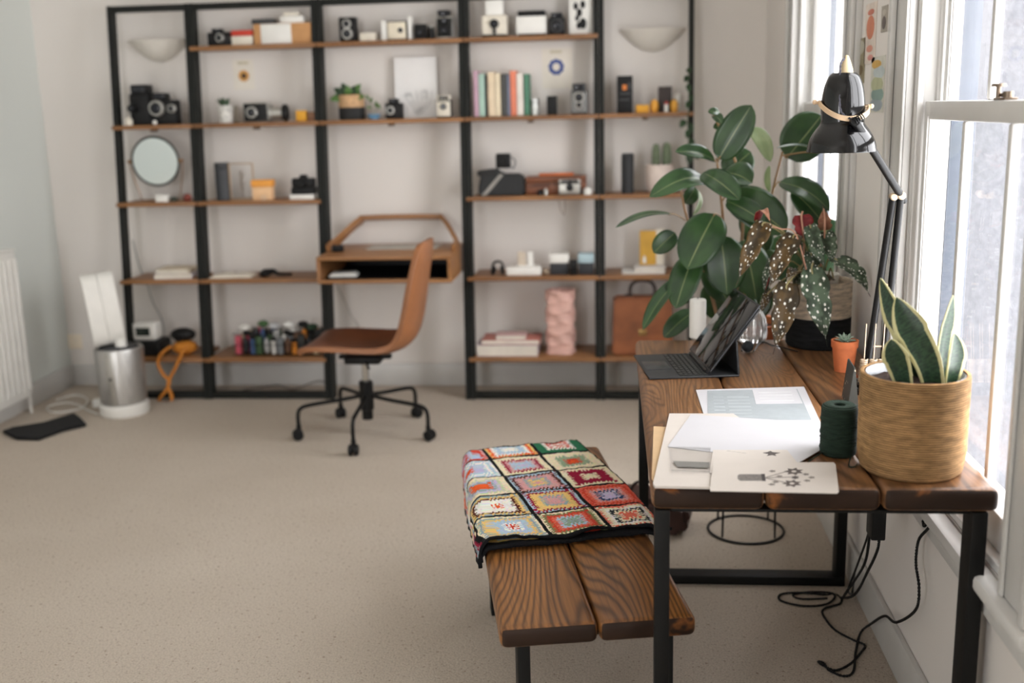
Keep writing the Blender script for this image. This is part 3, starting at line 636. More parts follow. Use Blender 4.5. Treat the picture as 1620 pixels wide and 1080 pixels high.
# --- row four, fifth bay
t, (cx, Y, z, w, h, d) = shelf_box(4, 976, 1001, 120, 'tall black patterned box at the left of the rightmost upper board', DARK, depth=.08)if False else shelf_box(4, 976, 1001, 120, 'tall black patterned box at the left of the rightmost upper board', DARK, 'box', 'patterned_box', .08, parts=(('orange_mark', (.35, .62, .62, .76), ORG), ('white_mark', (.7, .9, .64, .82), GREYD), ('white_mark', (.1, .8, .34, .38), GREYD), ('white_mark', (.15, .9, .5, .55), GREYD)))
shelf_box(4, 1006, 1027, 166, 'low yellow box beside the tall patterned box', YEL, depth=.05)
for (a, c, v, lab, col) in ((1029, 1042, 157, 'rounded yellow pot left of the dark little picture', (230, 166, 60)), (1061, 1073, 157, 'rounded yellow pot right of the dark little picture', (232, 172, 66))):
    cx, Y, z, w, h = slot(4, a, c, v); b = B(); lathe(b, [(0, 0), (w*.38, 0), (w*.5, h*.3), (w*.5, h*.65), (w*.3, h*.92), (0, h)], seg=20); solo('yellow_pot', b, flat(col, .4), lab, 'pot', (cx, Y+.03, z))
shelf_box(4, 1041, 1063, 137, 'small dark picture standing between the yellow pots', flat((48, 36, 32), .5), 'picture', 'small_picture', .01, dy=.075)
cx, Y, z, w, h = slot(4, 1051, 1057, 160); b = B(); cyl(b, (0, 0, 0), (0, 0, h*.7), w/2); ball(b, (0, 0, h*.8), w*.55, mat=1); solo('figurine', b, [WHITE, flat((176, 56, 50), .5)], 'tiny red and white figurine between the yellow pots', 'figurine', (cx, 5.575, z))
cx, Y, z, w, h = slot(4, 1068, 1076, 149, .09); b = B(); cyl(b, (0, 0, 0), (0, 0, h), w/2, w/2, 20, 0, .003); solo('white_tube', b, WHITE, 'small white tube standing behind the right yellow pot', 'tube', (cx, Y, z))
# --- row three, first bay: mirror
c_ = onY(243.5, 255.5, 5.56); t = thing('table_mirror', 'round black-rimmed mirror on a stand, leftmost bay', 'mirror', (c_.x, 5.58, ROWS[3][1]+.0006)); zc = c_.z-ROWS[3][1]; R_ = .128
tilt = MX.Translation((0, 0, zc)) @ MX.Rotation(RD(94), 4, 'X')
b = B()
with Sub(b, 0) as tb:
    n, m_ = 48, 8
    for i in range(n):
        for j in range(m_): pass
    rr = [[tb.verts.new(((R_+.007*cos(2*pi*j/m_))*cos(2*pi*i/n), (R_+.007*cos(2*pi*j/m_))*sin(2*pi*i/n), .007*sin(2*pi*j/m_))) for j in range(m_)] for i in range(n)]
    for i in range(n):
        for j in range(m_): tb.faces.new((rr[i][j], rr[(i+1) % n][j], rr[(i+1) % n][(j+1) % m_], rr[i][(j+1) % m_]))
    bmesh.ops.transform(tb, matrix=tilt, verts=tb.verts[:])
obj('rim', b, flat((52, 54, 50), .45, .4), t)
b = B(); lathe(b, [(0, .003), (R_-.002, .003), (R_-.002, -.004), (0, -.004)], seg=48, M=tilt); m, nt, p = nm('mirror_glass', .16, 1.); p.inputs['Base Color'].default_value = (.80, .86, .86, 1); obj('mirror_plate', b, m, t)
b = B(); tube(b, smooth([(-.145, 0, zc), (-.14, .01, zc-.06), (-.11, .02, .03), (-.09, 0, .006), (0, .02, .006), (.09, 0, .006), (.11, .02, .03), (.14, .01, zc-.06), (.145, 0, zc)], 6), .003, 6)
cyl(b, (-.152, 0, zc), (-.132, 0, zc), .01); cyl(b, (.132, 0, zc), (.152, 0, zc), .01); obj('stand', b, flat((150, 118, 90), .4, .5), t)
for (a, c, v, lab, m_, nmn) in ((247, 266, 308, 'little white porcelain box under the round mirror', WHITE, 'trinket_box'), (269, 281, 311, 'little dark green stone right of the white trinket box', flat((52, 58, 48), .6), 'pebble'), (290, 303, 306, 'small red-brown wooden ball toy right of the mirror', flat((120, 52, 40), .5), 'wooden_toy')):
    cx, Y, z, w, h = slot(3, a, c, v, .01); b = B()
    if nmn == 'trinket_box': box(b, -w/2, w/2, -.015, .015, 0, h*.7, .003); box(b, -w/2-.001, w/2+.001, -.016, .016, h*.7, h, .003)
    else: ball(b, (0, 0, h*.5), h*.5, (w/h, 1, 1)); box(b, -w*.3, w*.3, -.008, .008, 0, h*.25, .002)
    solo(nmn, b, m_, lab, {'trinket_box': 'box', 'pebble': 'stone', 'wooden_toy': 'toy'}[nmn], (cx, Y+(.005 if nmn == 'trinket_box' else .0), z))
# --- row three, second bay
cx, Y, z, w, h = slot(3, 337, 360, 258); t = thing('dark_canister', 'tall dark grey cylinder in the second bay', 'canister', (cx, Y+w/2, z)); b = B(); cyl(b, (0, 0, 0), (0, 0, h*.86), w/2, w/2, 28, 0, .003); obj('canister_body', b, flat((52, 54, 58), .5), t); b = B(); cyl(b, (0, 0, h*.86+.0005), (0, 0, h), w/2, w/2, 28, 0, .003); obj('lid', b, flat((46, 48, 52), .5), t)
a = slot(3, 364, 401, 258, .05); w, h = a[3], a[4]; t = thing('pressed_flower_frame', 'thin glass frame with a dried brown flower, second bay', 'frame', (a[0], a[1], a[2]))
b = B()
for s in (-1, 1): box(b, s*w/2-.003, s*w/2+.003, -.005, .005, 0, h, .001)
box(b, -w/2, w/2, -.005, .005, 0, .006, .001); box(b, -w/2, w/2, -.005, .005, h-.006, h, .001); obj('frame', b, flat((176, 150, 120), .4, .4), t)
b = B(); box(b, -w/2+.003, w/2-.003, -.0012, .0012, .006, h-.006); obj('glass', b, GLASS, t)
b = B(); random.seed(5); tube(b, [(0, 0.0032, .01), (-.004, .0032, .08), (0, .0032, .15)], .002, 5)
for k in range(26): q = random.random(); tube(b, [(0, .0032, .05+q*.1), ((random.random()-.5)*.05, .0032, .07+q*.1)], [.003, .001], 5, flatz=.3)
obj('dried_flower', b, flat((120, 92, 58), .9), t)
a = slot(3, 399, 429, 296); b = B(); box(b, -a[3]/2, a[3]/2, -.03, .03, 0, a[4], .002); solo('peach_carton', b, flat((232, 190, 146), .7), 'peach coloured carton below the orange packet, second bay', 'box', (a[0], a[1]+.03, a[2]))
a2 = slot(3, 397, 430, 285); b = B(); box(b, -a2[3]/2, a2[3]/2, -.032, .032, 0, a2[4]-a[4]-.001, .003); solo('film_packet', b, flat((232, 158, 66), .6), 'orange packet lying on the peach carton', 'packet', (a2[0], a2[1]+.033, a2[2]+a[4]+.0008))
b = B(); tube(b, [(cos(k*pi/8)*.011, -.002, .0125+sin(k*pi/8)*.011) for k in range(16)], .0015, 6, closed=True); solo('metal_ring', b, IVORY, 'tiny pale ring leaning in front of the peach carton', 'ring', (onY(418, 314, 5.535).x, 5.533, 1.0605))
cx, Y, z, w, h = slot(3, 458, 496, 308); b = B(); box(b, -w/2, w/2, -.06, .06, 0, h, .002); solo('white_book', b, WHITE, 'white book lying under the black camera in the second bay', 'book', (cx, Y+.06, z)); hb = h
a = slot(3, 460, 496, 297); b = B(); box(b, -a[3]/2, a[3]/2, -.055, .055, 0, a[4]-hb-.001, .003); solo('black_notebook', b, DARK, 'black notebook between the white book and the black camera', 'book', (a[0], a[1]+.06, z+hb+.0006)); hb2 = a[4]
t = camera_thing(3, 461, 496, 277, 'black reflex camera on the small stack of books, second bay', depth=.06, lenses=((0, .4, .36),), top=(.3, .72, DARK)); 
for ch in list(t.children): bpy.data.objects.remove(ch)
hh = slot(3, 461, 496, 277)[4]-hb2; ww = slot(3, 461, 496, 277)[3]; t.location.z = z+hb2+.001
b = B(); box(b, -ww/2, ww/2, -.025, .03, 0, hh*.72, .006); obj('body', b, DARK, t); b = B(); prism(b, [(-.02, hh*.72), (.02, hh*.72), (.012, hh), (-.012, hh)], -.02, .02); obj('viewfinder', b, DARK, t); b = B(); cyl(b, (0, -.025, hh*.35), (0, -.05, hh*.35), hh*.33, hh*.3, 20, 0, .002); obj('lens', b, BLACK, t)
# --- row three, fourth bay
cx, Y, z, w, h = slot(3, 755, 829, 268); t = thing('camera_bag', 'black soft camera bag with a pale grey strap, fourth bay', 'bag', (cx, Y+.07, z))
b = B(); prism(b, [(-w/2, 0), (w/2, 0), (w/2, h*.55), (w*.42, h*.8), (0.0, h*.8), (-w*.1, h), (-w*.4, h*.96), (-w*.47, h*.5)], -.06, .06, bev=.010); obj('bag_body', b, flat((40, 41, 42), .75), t)
b = B(); prism(b, [(-w*.02, h*.82), (w*.07, h*.80), (-w*.20, h*.25), (-w*.33, .003), (-w*.43, .003), (-w*.30, h*.27)], -.0645, -.0605); obj('strap', b, flat((150, 146, 140), .8), t)
b = B(); box(b, -w*.46, -w*.05, -.063, .062, h*.80, h*1.0, .006, M=MX.Rotation(RD(-4), 4, 'Y')); obj('flap', b, flat((26, 26, 27), .6), t)
q = onY(795, 268, Y+.02); t = thing('vintage_camera', 'small black camera standing on the camera bag', 'camera', (q.x, Y+.07, z+h+.003)); hh = onY(795, 243, Y+.04).z-(z+h+.003)
b = B(); box(b, -.037, .037, -.03, .03, 0, hh, .006); obj('body', b, DARK, t); b = B(); cyl(b, (0, -.03, hh*.5), (0, -.045, hh*.5), .022, .02, 20, 0, .002); obj('lens', b, BLACK, t); b = B(); tube(b, smooth([(.037, 0, hh*.75), (.062, 0, hh*.5), (.055, -.01, .0), (.04, -.01, .004)], 6), .003, 6); obj('strap', b, GREYD, t)
cx, Y, z, w, h = slot(3, 832, 927, 279, .05); t = thing('wooden_case', 'reddish brown wooden case behind the silver camera, fourth bay', 'case', (cx, Y+.06, z))
b = B(); box(b, -w/2, w/2, -.06, .06, 0, h*.7, .004); obj('case_body', b, W_WALNUT, t); b = B(); box(b, -w/2, w/2, -.06, .06, h*.7+.001, h, .004); obj('lid', b, W_WALNUT, t); b = B(); box(b, -.12, -.03, -.065, -.0605, h*.45, h*.62, .002); obj('clasp', b, flat((84, 48, 32), .5), t)
b = B(); box(b, -.09, .09, -.03, .03, 0, .012, .003); solo('orange_folder', b, flat((206, 112, 62), .7), 'thin orange wallet lying on the wooden case', 'wallet', (cx+.0, Y+.06, z+h+.001), .05)
camera_thing(3, 883, 919, 284, 'silver-topped compact camera hanging its chain over the board edge', body=DARK, face=SIL, depth=.028, lenses=((0, .48, .25),), dy=.008, top=(.02, .98, SIL), lensd=.006)
b = B(); q = onY(890, 309, 5.50); tube(b, smooth([(-.02, .02, 1.064), (-.02, -.004, 1.062), (-.018, -.012, 1.03), (-.008, -.012, .985), (.006, -.012, .965), (.012, -.012, .99), (.014, -.012, 1.04), (.016, -.004, 1.062), (.016, .01, 1.0635)], 6), .0016, 6); solo('camera_chain', b, flat((130, 110, 92), .4, .5), 'thin chain dangling below the silver-topped camera', 'chain', (q.x, 5.5015, 0))
for (a, c, v, lab, m_, nmn) in ((850, 859, 300, 'small black film spool left of the silver knob on the board', DARK, 'film_spool'), (860, 867, 298, 'small silver knob on the board before the wooden case', SIL, 'silver_button'), (923, 936, 297, 'small white cylinder right of the silver-topped camera', WHITE, 'white_cylinder')):
    cx, Y, z, w, h = slot(3, a, c, v, .012); b = B(); cyl(b, (0, 0, 0), (0, 0, h*.8), w/2, w/2, 16, 0, .001); cyl(b, (0, 0, h*.8), (0, 0, h), w*.38, w*.3, 16, 0, .001); solo(nmn, b, m_, lab, 'small item', (cx, Y+.008, z))
# --- row three, fifth bay
cx, Y, z, w, h = slot(3, 983, 1003, 243); t = thing('black_speaker', 'tall black cylinder speaker in the rightmost bay', 'speaker', (cx, Y+w/2, z)); b = B(); cyl(b, (0, 0, 0), (0, 0, h*.95), w/2, w/2, 28, 0, .003); obj('speaker_body', b, flat((38, 39, 42), .6), t); b = B(); cyl(b, (0, 0, h*.95+.0004), (0, 0, h), w/2*.97, w/2*.93, 28, 0, .002); obj('top_cap', b, flat((52, 53, 58), .4), t)
cx, Y, z, w, h = slot(3, 1022, 1067, 261); t = thing('potted_cactus', 'two upright cacti in a pinkish white pot, rightmost bay', 'plant', (cx, Y+w/2, z)); r = w/2
b = B(); lathe(b, [(0, .012), (r*.5, .012), (r*.7, .0), (r*.74, 0), (r*.95, .03), (r, h*.5), (r, h), (r*.93, h), (r*.92, h*.9), (0, h*.9)], seg=32); obj('pot', b, flat((226, 210, 200), .6), t)
b = B(); lathe(b, [(0, h*.92), (r*.91, h*.905)], seg=24); obj('soil', b, flat((70, 56, 46), .95), t)
for u_, v_, rr_ in ((1038, 227, .019), (1055, 225, .021)):
    q = onY(u_, v_, Y+r); x_ = q.x-cx; zt_ = q.z-z; b = B(); lathe(b, [(rr_*.7, h*.9), (rr_, h*.9+.02), (rr_*1.05, zt_*.7), (rr_*.9, zt_*.9), (rr_*.5, zt_*.985), (0, zt_)], (x_, 0, 0), seg=36, rib=.003, ribn=9); obj('cactus_column', b, flat((112, 124, 98), .7, 0, .2, 80), t)
# --- row two
def lying(row, u0, u1, v0, label, col, name='lying_book', n=1, dy=.02, d=.13, rz=0, off=0, cat='book'):
    cx, Y, z, w, h = slot(row, u0, u1, v0, dy); t = thing(name, label, cat, (cx, Y+d/2, z+off), rz)
    h -= off; b = B(); box(b, -w/2, w/2, -d/2, d/2, 0, .0022, .0006); box(b, -w/2, w/2, -d/2, d/2, h-.0022, h, .0006); box(b, w/2-.002, w/2, -d/2, d/2, 0, h, .0006); obj('cover', b, flat(col, .6), t)
    b = B(); box(b, -w/2+.003, w/2-.0025, -d/2+.003, d/2-.003, .0025, h-.0025); obj('pages', b, flat((225, 218, 205), .8), t); return h+off
h1 = lying(2, 240, 298, 434, 'pale lilac magazine lying at the bottom of the small pile, leftmost bay', (204, 196, 200), 'magazine', d=.2, rz=.15)
h2 = lying(2, 245, 296, 427, 'cream magazine lying on the lilac one, leftmost bay', (214, 200, 176), 'magazine', d=.18, rz=.05, off=h1+.001)
b = B(); n_ = 14
with Sub(b, 0) as tb:
    g_ = [[tb.verts.new((x*.0125, y*.03, .003+.014*(1-(abs(x)/9.)**2)**.5*(1 if abs(x) > 0 else .4))) for y in range(-2, 3)] for x in range(-9, 10)]
    for i in range(18):
        for j in range(4): tb.faces.new((g_[i][j], g_[i+1][j], g_[i+1][j+1], g_[i][j+1]))
    ex = bmesh.ops.extrude_face_region(tb, geom=tb.faces[:]); 
    for e in ex['geom']:
        if isinstance(e, bmesh.types.BMVert): e.co.z = .0
    bmesh.ops.recalc_face_normals(tb, faces=tb.faces[:])
solo('open_book', b, IVORY, 'open cream book lying on the board right of the leftmost bay', 'book', (slot(2, 336, 386, 430)[0], 5.56, .6526), .08, ang=60)
b = B(); tube(b, smooth([(-.07, 0, .008), (-.04, -.02, .02), (0, .01, .026), (.03, -.01, .014), (.07, .0, .01), (.10, .02, .008)], 5), [.008, .01, .012, .016, .02, .022, .024, .02, .018, .016, .015, .014, .012, .012, .01, .01, .01, .01, .009, .009, .008, .008, .008, .008, .006, .006][:26], 8)
for v in b.verts: v.co.z = max(v.co.z, 0)
solo('black_pouch', b, DARK, 'black crumpled strap pouch on the board left of the writing desk box', 'pouch', (slot(2, 402, 450, 430)[0], 5.55, .6526))
# fourth bay
cx, Y, z, w, h = slot(2, 776, 797, 415); t = thing('headphones', 'black headphones at the left of the fourth bay middle board', 'headphones', (cx, Y+.03, z)); b = B(); tube(b, smooth([(-.03, 0, .025), (-.022, .01, .06), (0, .012, .07), (.022, .01, .06), (.03, 0, .03)], 6), .006, 8); obj('headband', b, BLACK, t)
for s in (-1, 1): b = B(); cyl(b, (s*.030, -.0, .026), (s*.016, -.004, .024), .024, .024, 20, 0, .004); obj('ear_cup', b, DARK, t)
cx, Y, z, w, h = slot(2, 801, 856, 423); b = B(); box(b, -w/2, w/2, -.05, .05, 0, h, .006); solo('white_tray', b, WHITE, 'flat white plastic box lying on the fourth bay middle board', 'box', (cx, Y+.05, z)); ht = h
cx2, Y2, z2, w2, h2 = slot(2, 817, 831, 401); t = thing('desk_gadget', 'beige and white little stand on the flat white plastic box', 'gadget', (cx2+.02, Y2+.05, z+ht+.001)); b = B(); box(b, -.04, .002, -.008, .01, .004, h2-ht, .002); obj('beige_card', b, flat((206, 192, 174), .7), t); b = B(); box(b, .012, .04, -.012, .014, 0, h2-ht, .003); box(b, -.05, .05, -.02, .02, 0, .004, .001); obj('stand', b, WHITE, t)
for (u0, u1, vt, lab, mtop) in ((870, 899, 402, 'dark box with a white lid on the fourth bay middle board', WHITE), (915, 939, 402, 'dark box with a pale blue lid at the right of the fourth bay middle board', flat((176, 200, 208), .6))):
    cx, Y, z, w, h = slot(2, u0, u1, vt, .03); t = thing('lidded_box', lab, 'box', (cx, Y+.045, z)); b = B(); box(b, -w/2, w/2, -.045, .045, 0, h*.55, .004); obj('box_base', b, flat((44, 46, 50), .6), t); b = B(); box(b, -w/2-.002, w/2+.002, -.047, .047, h*.55+.0005, h, .006); obj('lid', b, mtop, t)
camera_thing(2, 901, 913, 412, 'small black camera between the two lidded boxes', depth=.04, lenses=((0, .45, .34),), dy=.01)
cx, Y, z, w, h = slot(2, 858, 868, 420); b = B(); ball(b, (0, 0, .018), .02, (1, 1, .9)); solo('pebble', b, flat((150, 132, 112), .8), 'brown stone left of the white-lidded dark box', 'stone', (cx, Y+.015, z))
# fifth bay
h1 = lying(2, 984, 1052, 431, 'large white book lying at the left under the yellow art book, rightmost bay', (232, 230, 226), d=.2, dy=.03)
h2 = lying(2, 1004, 1052, 424, 'second white book lying on the large one, rightmost bay', (236, 234, 232), d=.15, dy=.03, off=h1+.001)
q = onY(1012, 390, 5.60); a1 = onY(1038, 390, 5.60); zt_ = onY(1024, 365, 5.60).z; z0_ = .6526+h2+.001
t = thing('art_book', 'yellow covered art book standing on the white books, rightmost bay', 'book', ((q.x+a1.x)/2, 5.61, z0_)); w = a1.x-q.x; h = zt_-z0_
b = B(); box(b, -w/2, w/2, -.006, .006, 0, h, .001); obj('cover', b, flat((212, 164, 64), .6), t); b = B(); prism(b, [(-w*.32, .01), (-w*.32, h*.18), (-w*.22, h*.3), (-w*.1, h*.18), (-w*.1, .01)], -.0075, -.0063); obj('white_motif', b, WHITE, t); b = B(); box(b, w/2+.0005, w/2+.04, -.006, .01, 0, h*1.05, .001); obj('white_sleeve', b, IVORY, t)
# --- row one, first bay
cx, Y, z, w, h = slot(1, 208, 252, 541, .03); hb = h; b = B(); box(b, -w/2, w/2, -.08, .08, 0, h, .012, seg=3); solo('black_case', b, DARK, 'black soft case under the white clock radio, leftmost bay', 'case', (cx, Y+.085, z))
a = slot(1, 206, 243, 513, .03); t = thing('clock_radio', 'white clock radio with a dark display on the black case', 'clock', (a[0]+.004, a[1]+.07, z+hb+.001)); w, h = a[3], a[4]-hb
b = B(); box(b, -w/2, w/2, -.045, .045, 0, h, .014, seg=4); obj('clock_case', b, WHITE, t); b = B(); box(b, -w*.34, w*.26, -.0475, -.0455, h*.28, h*.74, .001); obj('display', b, flat((36, 46, 40), .25), t)
cx, Y, z, w, h = slot(1, 262, 308, 520, .02); t = thing('strapped_pouch', 'black and orange pouch with long yellow-orange straps hanging off the board', 'bag', (cx, Y+.06, z))
b = B(); ball(b, (0, 0, h*.27), .07, (1, .8, .45*h/.12)); 
for v in b.verts: v.co.z = max(v.co.z, 0.001)
obj('orange_pouch', b, flat((206, 130, 40), .8), t)
b = B(); ball(b, (-.005, -.0, h*.72), .068, (1.05, .7, .55)); cyl(b, (-.01, -.04, h*.66), (-.012, -.056, h*.64), .018, .02, 18); obj('black_top', b, DARK, t)
P_ = [onY(u_, v_, 5.400) for u_, v_ in ((270, 548), (255, 560), (250, 575), (258, 592), (268, 603), (262, 618), (252, 632), (258, 640), (268, 640), (272, 628), (266, 612), (268, 600), (276, 585), (284, 568), (290, 555), (296, 548))]
b = B(); tube(b, [p-V(t.location)+V((0, 0 if 1 < i < 14 else .02, 0)) for i, p in enumerate(smooth(P_, 5))] if False else [p-V(t.location) for p in smooth(P_, 5)], .0125, 6, flatz=.7)
for v in b.verts: v.co.z = max(v.co.z, -z+.002)
obj('strap', b, flat((214, 136, 52), .75), t)
# --- row one, second bay: tray and heap
cx, Y, z, w, h = slot(1, 372, 498, 520, .03); t = thing('wire_tray', 'long open wire tray holding the colourful heap, bottom board of the second bay', 'tray', (cx, Y+.1, z)); b = B()
wt = .235; w = wt*2
for zz in (.006, .06, .12): tube(b, [(-wt, -.09, zz), (wt, -.09, zz), (wt, .09, zz), (-wt, .09, zz)], .0022, 6, closed=True)
for k in range(25): x_ = -wt+k*w/24; tube(b, [(x_, -.09, .12), (x_, -.09, .004), (x_, .09, .004), (x_, .09, .12)], .0014, 5)
obj('wire_basket', b, BLACK, t)
random.seed(21)
cols = [('pink', (214, 92, 110)), ('white', (232, 230, 224)), ('black', (32, 32, 32)), ('green', (66, 96, 60)), ('orange', (226, 140, 40)), ('dark', (40, 40, 44)), ('grey', (130, 134, 138)), ('cream', (224, 206, 174)), ('silver', (190, 190, 188)), ('charcoal', (48, 48, 46)), ('blue', (70, 96, 140)), ('brown', (110, 76, 54))]
shapes = ['cube', 'ball', 'canister']
TX, TY, TZ = cx, Y+.1, z
k = 0
plan = []
for gy in range(3):
    for gx in range(12):
        plan.append((gx, gy))
for gx, gy in plan:
    x_ = -wt+.022+gx*(w-.044)/11; y_ = -.062+gy*.06; cn, cc = cols[(gx*5+gy*7) % 12]; sh = shapes[(gx+gy) % 3]; s_ = .0155+.002*random.random()
    zz = .007+(.036 if False else 0); b = B()
    for lv in range(1):
        H_ = .08+.03*random.random()+(.02 if gy else 0)
        if sh == 'cube': box(b, -s_, s_, -s_, s_, 0, H_, .003)
        elif sh == 'ball': ball(b, (0, 0, H_/2), s_, (1, 1, H_/2/s_))
        else: cyl(b, (0, 0, 0), (0, 0, H_*.8), s_, s_, 16, 0, .002); cyl(b, (0, 0, H_*.8), (0, 0, H_), s_*1.02, s_*1.02, 16, 1, .002)
    row_ = ('front', 'middle', 'back')[gy]; pos = ('left end', 'left end', 'left part', 'left part', 'left of the middle', 'middle', 'middle', 'right of the middle', 'right part', 'right part', 'right end', 'right end')[gx]
    solo({'cube': 'film_box', 'ball': 'wool_ball', 'canister': 'film_canister'}[sh], b, [flat(cc, .6), DARK], '%s %s, %s row of the wire tray, %s' % (cn, {'cube': 'little box', 'ball': 'oval ball', 'canister': 'canister with a dark cap'}[sh], row_, pos), {'cube': 'box', 'ball': 'ball', 'canister': 'canister'}[sh], (TX+x_, TY+y_, TZ+.0065), group='colourful things in the wire tray')
b = B(); lay = [(-.18, -.045, .10), (-.09, .0, .112), (-.02, -.03, .105), (.06, -.02, .11), (.13, .0, .108), (.19, -.03, .10)]
for (x_, y_, zz), (cn, cc) in zip(lay, [('white', (232, 230, 224)), ('leaf green', (72, 106, 64)), ('pale grey', (190, 192, 194)), ('white and round', (238, 236, 230)), ('black', (30, 30, 30)), ('dark green', (44, 66, 48))]):
    bb = B(); ball(bb, (0, 0, 0), .028, (1.1, .9, .62)); solo('wool_skein', bb, flat(cc, .9, 0, .15, 60, .5), '%s wool skein lying on top of the heap in the wire tray' % cn, 'wool', (TX+x_, TY+y_, TZ+zz+.048), group='skeins on the tray heap')
b.free()
# --- row one, fourth bay
h1 = lying(1, 754, 851, 546, 'large grey-lilac book at the bottom of the pile left of the pink vase', (190, 178, 184), 'coffee_table_book', d=.2, dy=.02)
h2 = lying(1, 762, 854, 538, 'reddish pink book in the middle of the pile left of the pink vase', (196, 124, 112), 'coffee_table_book', d=.18, dy=.03, off=h1+.001)
h3 = lying(1, 784, 832, 531, 'small pale pink book topmost of the pile left of the pink vase', (216, 180, 176), 'coffee_table_book', d=.12, dy=.03, off=h2+.001)
cx, Y, z, w, h = slot(1, 861, 910, 462, .03); r = w/2
b = B()
with Sub(b, 0) as tb:
    nz, na = 40, 48; rows = []
    for i in range(nz+1):
        tt = i/nz; zz = tt*h; row = []
        for j in range(na):
            a_ = 2*pi*j/na; f_ = 1+.10*sin(4*a_+(1 if int(tt*6) % 2 else -1)*2.2*((tt*6) % 1))+.03*cos(tt*6*2*pi)
            rr_ = r*.90*f_; ca, sa = cos(a_), sin(a_); k_ = 1/max(abs(ca), abs(sa))**.35
            row.append(tb.verts.new((rr_*ca*k_, rr_*sa*k_*.8, zz)))
        rows.append(row)
    for i in range(nz):
        for j in range(na): tb.faces.new((rows[i][j], rows[i][(j+1) % na], rows[i+1][(j+1) % na], rows[i+1][j]))
    tb.faces.new(rows[0][::-1]); inn = [tb.verts.new((v.co.x*.85, v.co.y*.85, v.co.z)) for v in rows[-1]]; dn = [tb.verts.new((v.co.x, v.co.y, v.co.z-.1)) for v in inn]
    for j in range(na): tb.faces.new((rows[-1][j], rows[-1][(j+1) % na], inn[(j+1) % na], inn[j])); tb.faces.new((inn[j], inn[(j+1) % na], dn[(j+1) % na], dn[j]))
    tb.faces.new(dn); bmesh.ops.recalc_face_normals(tb, faces=tb.faces[:])
solo('pink_vase', b, flat((220, 178, 166), .75, 0, .08), 'tall pink sculpted vase on the bottom board of the fourth bay', 'vase', (cx, Y+r, z), ang=30)
# --- row one, fifth bay: satchel
cx, Y, z, w, h = slot(1, 968, 1066, 472, .02); t = thing('leather_satchel', 'brown leather satchel with a dark handle, rightmost bay', 'bag', (cx, Y+.07, z)); LEA = flat((142, 84, 50), .5, 0, .2, 9, .2)
b = B(); prism(b, [(-w/2, 0), (w/2, 0), (w/2-.008, h), (-w/2+.008, h)], -.055, .055, bev=.012); obj('satchel_body', b, LEA, t); b = B(); prism(b, [(-w/2+.01, h*.38), (w/2-.01, h*.38), (w/2-.012, h-.01), (-w/2+.012, h-.01)], -.062, -.0555, bev=.0025); obj('flap', b, LEA, t)
b = B(); tube(b, smooth([(-.065, 0, h), (-.06, 0, h+.05), (-.03, 0, h+.078), (.03, 0, h+.078), (.06, 0, h+.05), (.065, 0, h)], 6), .009, 10); box(b, -.09, -.05, -.01, .01, h-.004, h+.012, .003); box(b, .05, .09, -.01, .01, h-.004, h+.012, .003); obj('handle', b, flat((52, 36, 30), .5), t)
b = B(); box(b, -.02, .02, -.068, -.0625, h*.36, h*.46, .002); obj('clasp', b, flat((170, 140, 90), .3, .8), t)
# trailing plant on the right end upright
t = thing('trailing_ivy', 'green trailing plant hanging down the right end of the shelving', 'plant', (.40, 5.60, 1.1)); random.seed(12)
P_ = [onY(u_, v_, 5.52)-V((.40, 5.60, 1.1)) for u_, v_ in ((1092, 108), (1089, 130), (1091, 160), (1088, 190), (1090, 215), (1093, 240), (1094, 255))]
b = B(); tube(b, smooth(P_, 6), .0025, 6); obj('stem', b, flat((64, 80, 46), .6), t)
for (u_, v_, du, dv, wd) in ((1089, 120, -6, 10, .03), (1088, 115, 5, -8, .028), (1084, 190, -8, 12, .034), (1090, 195, 6, 16, .03), (1092, 218, 5, 14, .03), (1092, 240, -2, 20, .04), (1096, 240, 10, 12, .036), (1090, 160, -4, 12, .026), (1091, 150, 4, 12, .024), (1090, 205, -4, 14, .03), (1088, 133, 3, 14, .026)):
    p0 = onY(u_, v_, 5.52)-V((.40, 5.60, 1.1)); p1 = onY(u_+du, v_+dv, 5.49)-V((.40, 5.60, 1.1)); b = B(); leafmesh(b, p0, p1, wd, (0, -1, .3), .1, .12, 8, 4); leafobj('leaf', b, [GL], t)
# cables behind the shelving
def cable(name, pts, r, m, label, cat='cable', sm=8, seg=7, twist=0):
    b = B(); P = smooth(pts, sm)
    if twist:
        for ph in (0, pi):
            Q = []; L = 0
            for i, p in enumerate(P):
                d = (P[min(i+1, len(P)-1)]-P[max(i-1, 0)]); d = d.normalized() if d.length > 0 else V((0, 0, 1))
                if i: L += (P[i]-P[i-1]).length
                s_ = d.cross(V((.3, .2, .93))).normalized(); w_ = d.cross(s_); a_ = L*twist+ph; Q.append(p+(s_*cos(a_)+w_*sin(a_))*r*.75)
            tube(b, Q, r, seg)
    else: tube(b, P, r, seg)
    for v in b.verts: v.co.z = max(v.co.z, .0015)
    return solo(name, b, m, label, cat)
CG = flat((150, 140, 128), .6)
cable('thin_cable', [onY(u_, v_, 5.735) for u_, v_ in ((210, 380), (215, 400), (222, 425))]+[onY(u_, v_, 5.725) for u_, v_ in ((233, 450), (243, 480), (256, 505), (258, 530), (240, 545))], .0025, flat((130, 134, 130), .6), 'thin grey cable running down the wall in the leftmost bay')
cable('floor_cable', [(-2.1, 5.60, .006), (-1.98, 5.66, .012), (-1.9, 5.62, .03), (-1.82, 5.58, .02), (-1.8, 5.64, .007), (-1.7, 5.66, .04), (-1.64, 5.62, .05), (-1.6, 5.6, .01), (-1.7, 5.55, .006), (-1.9, 5.55, .006), (-2.0, 5.6, .006)], .0035, flat((90, 82, 76), .6), 'tangled dark cable on the carpet behind the second bay')
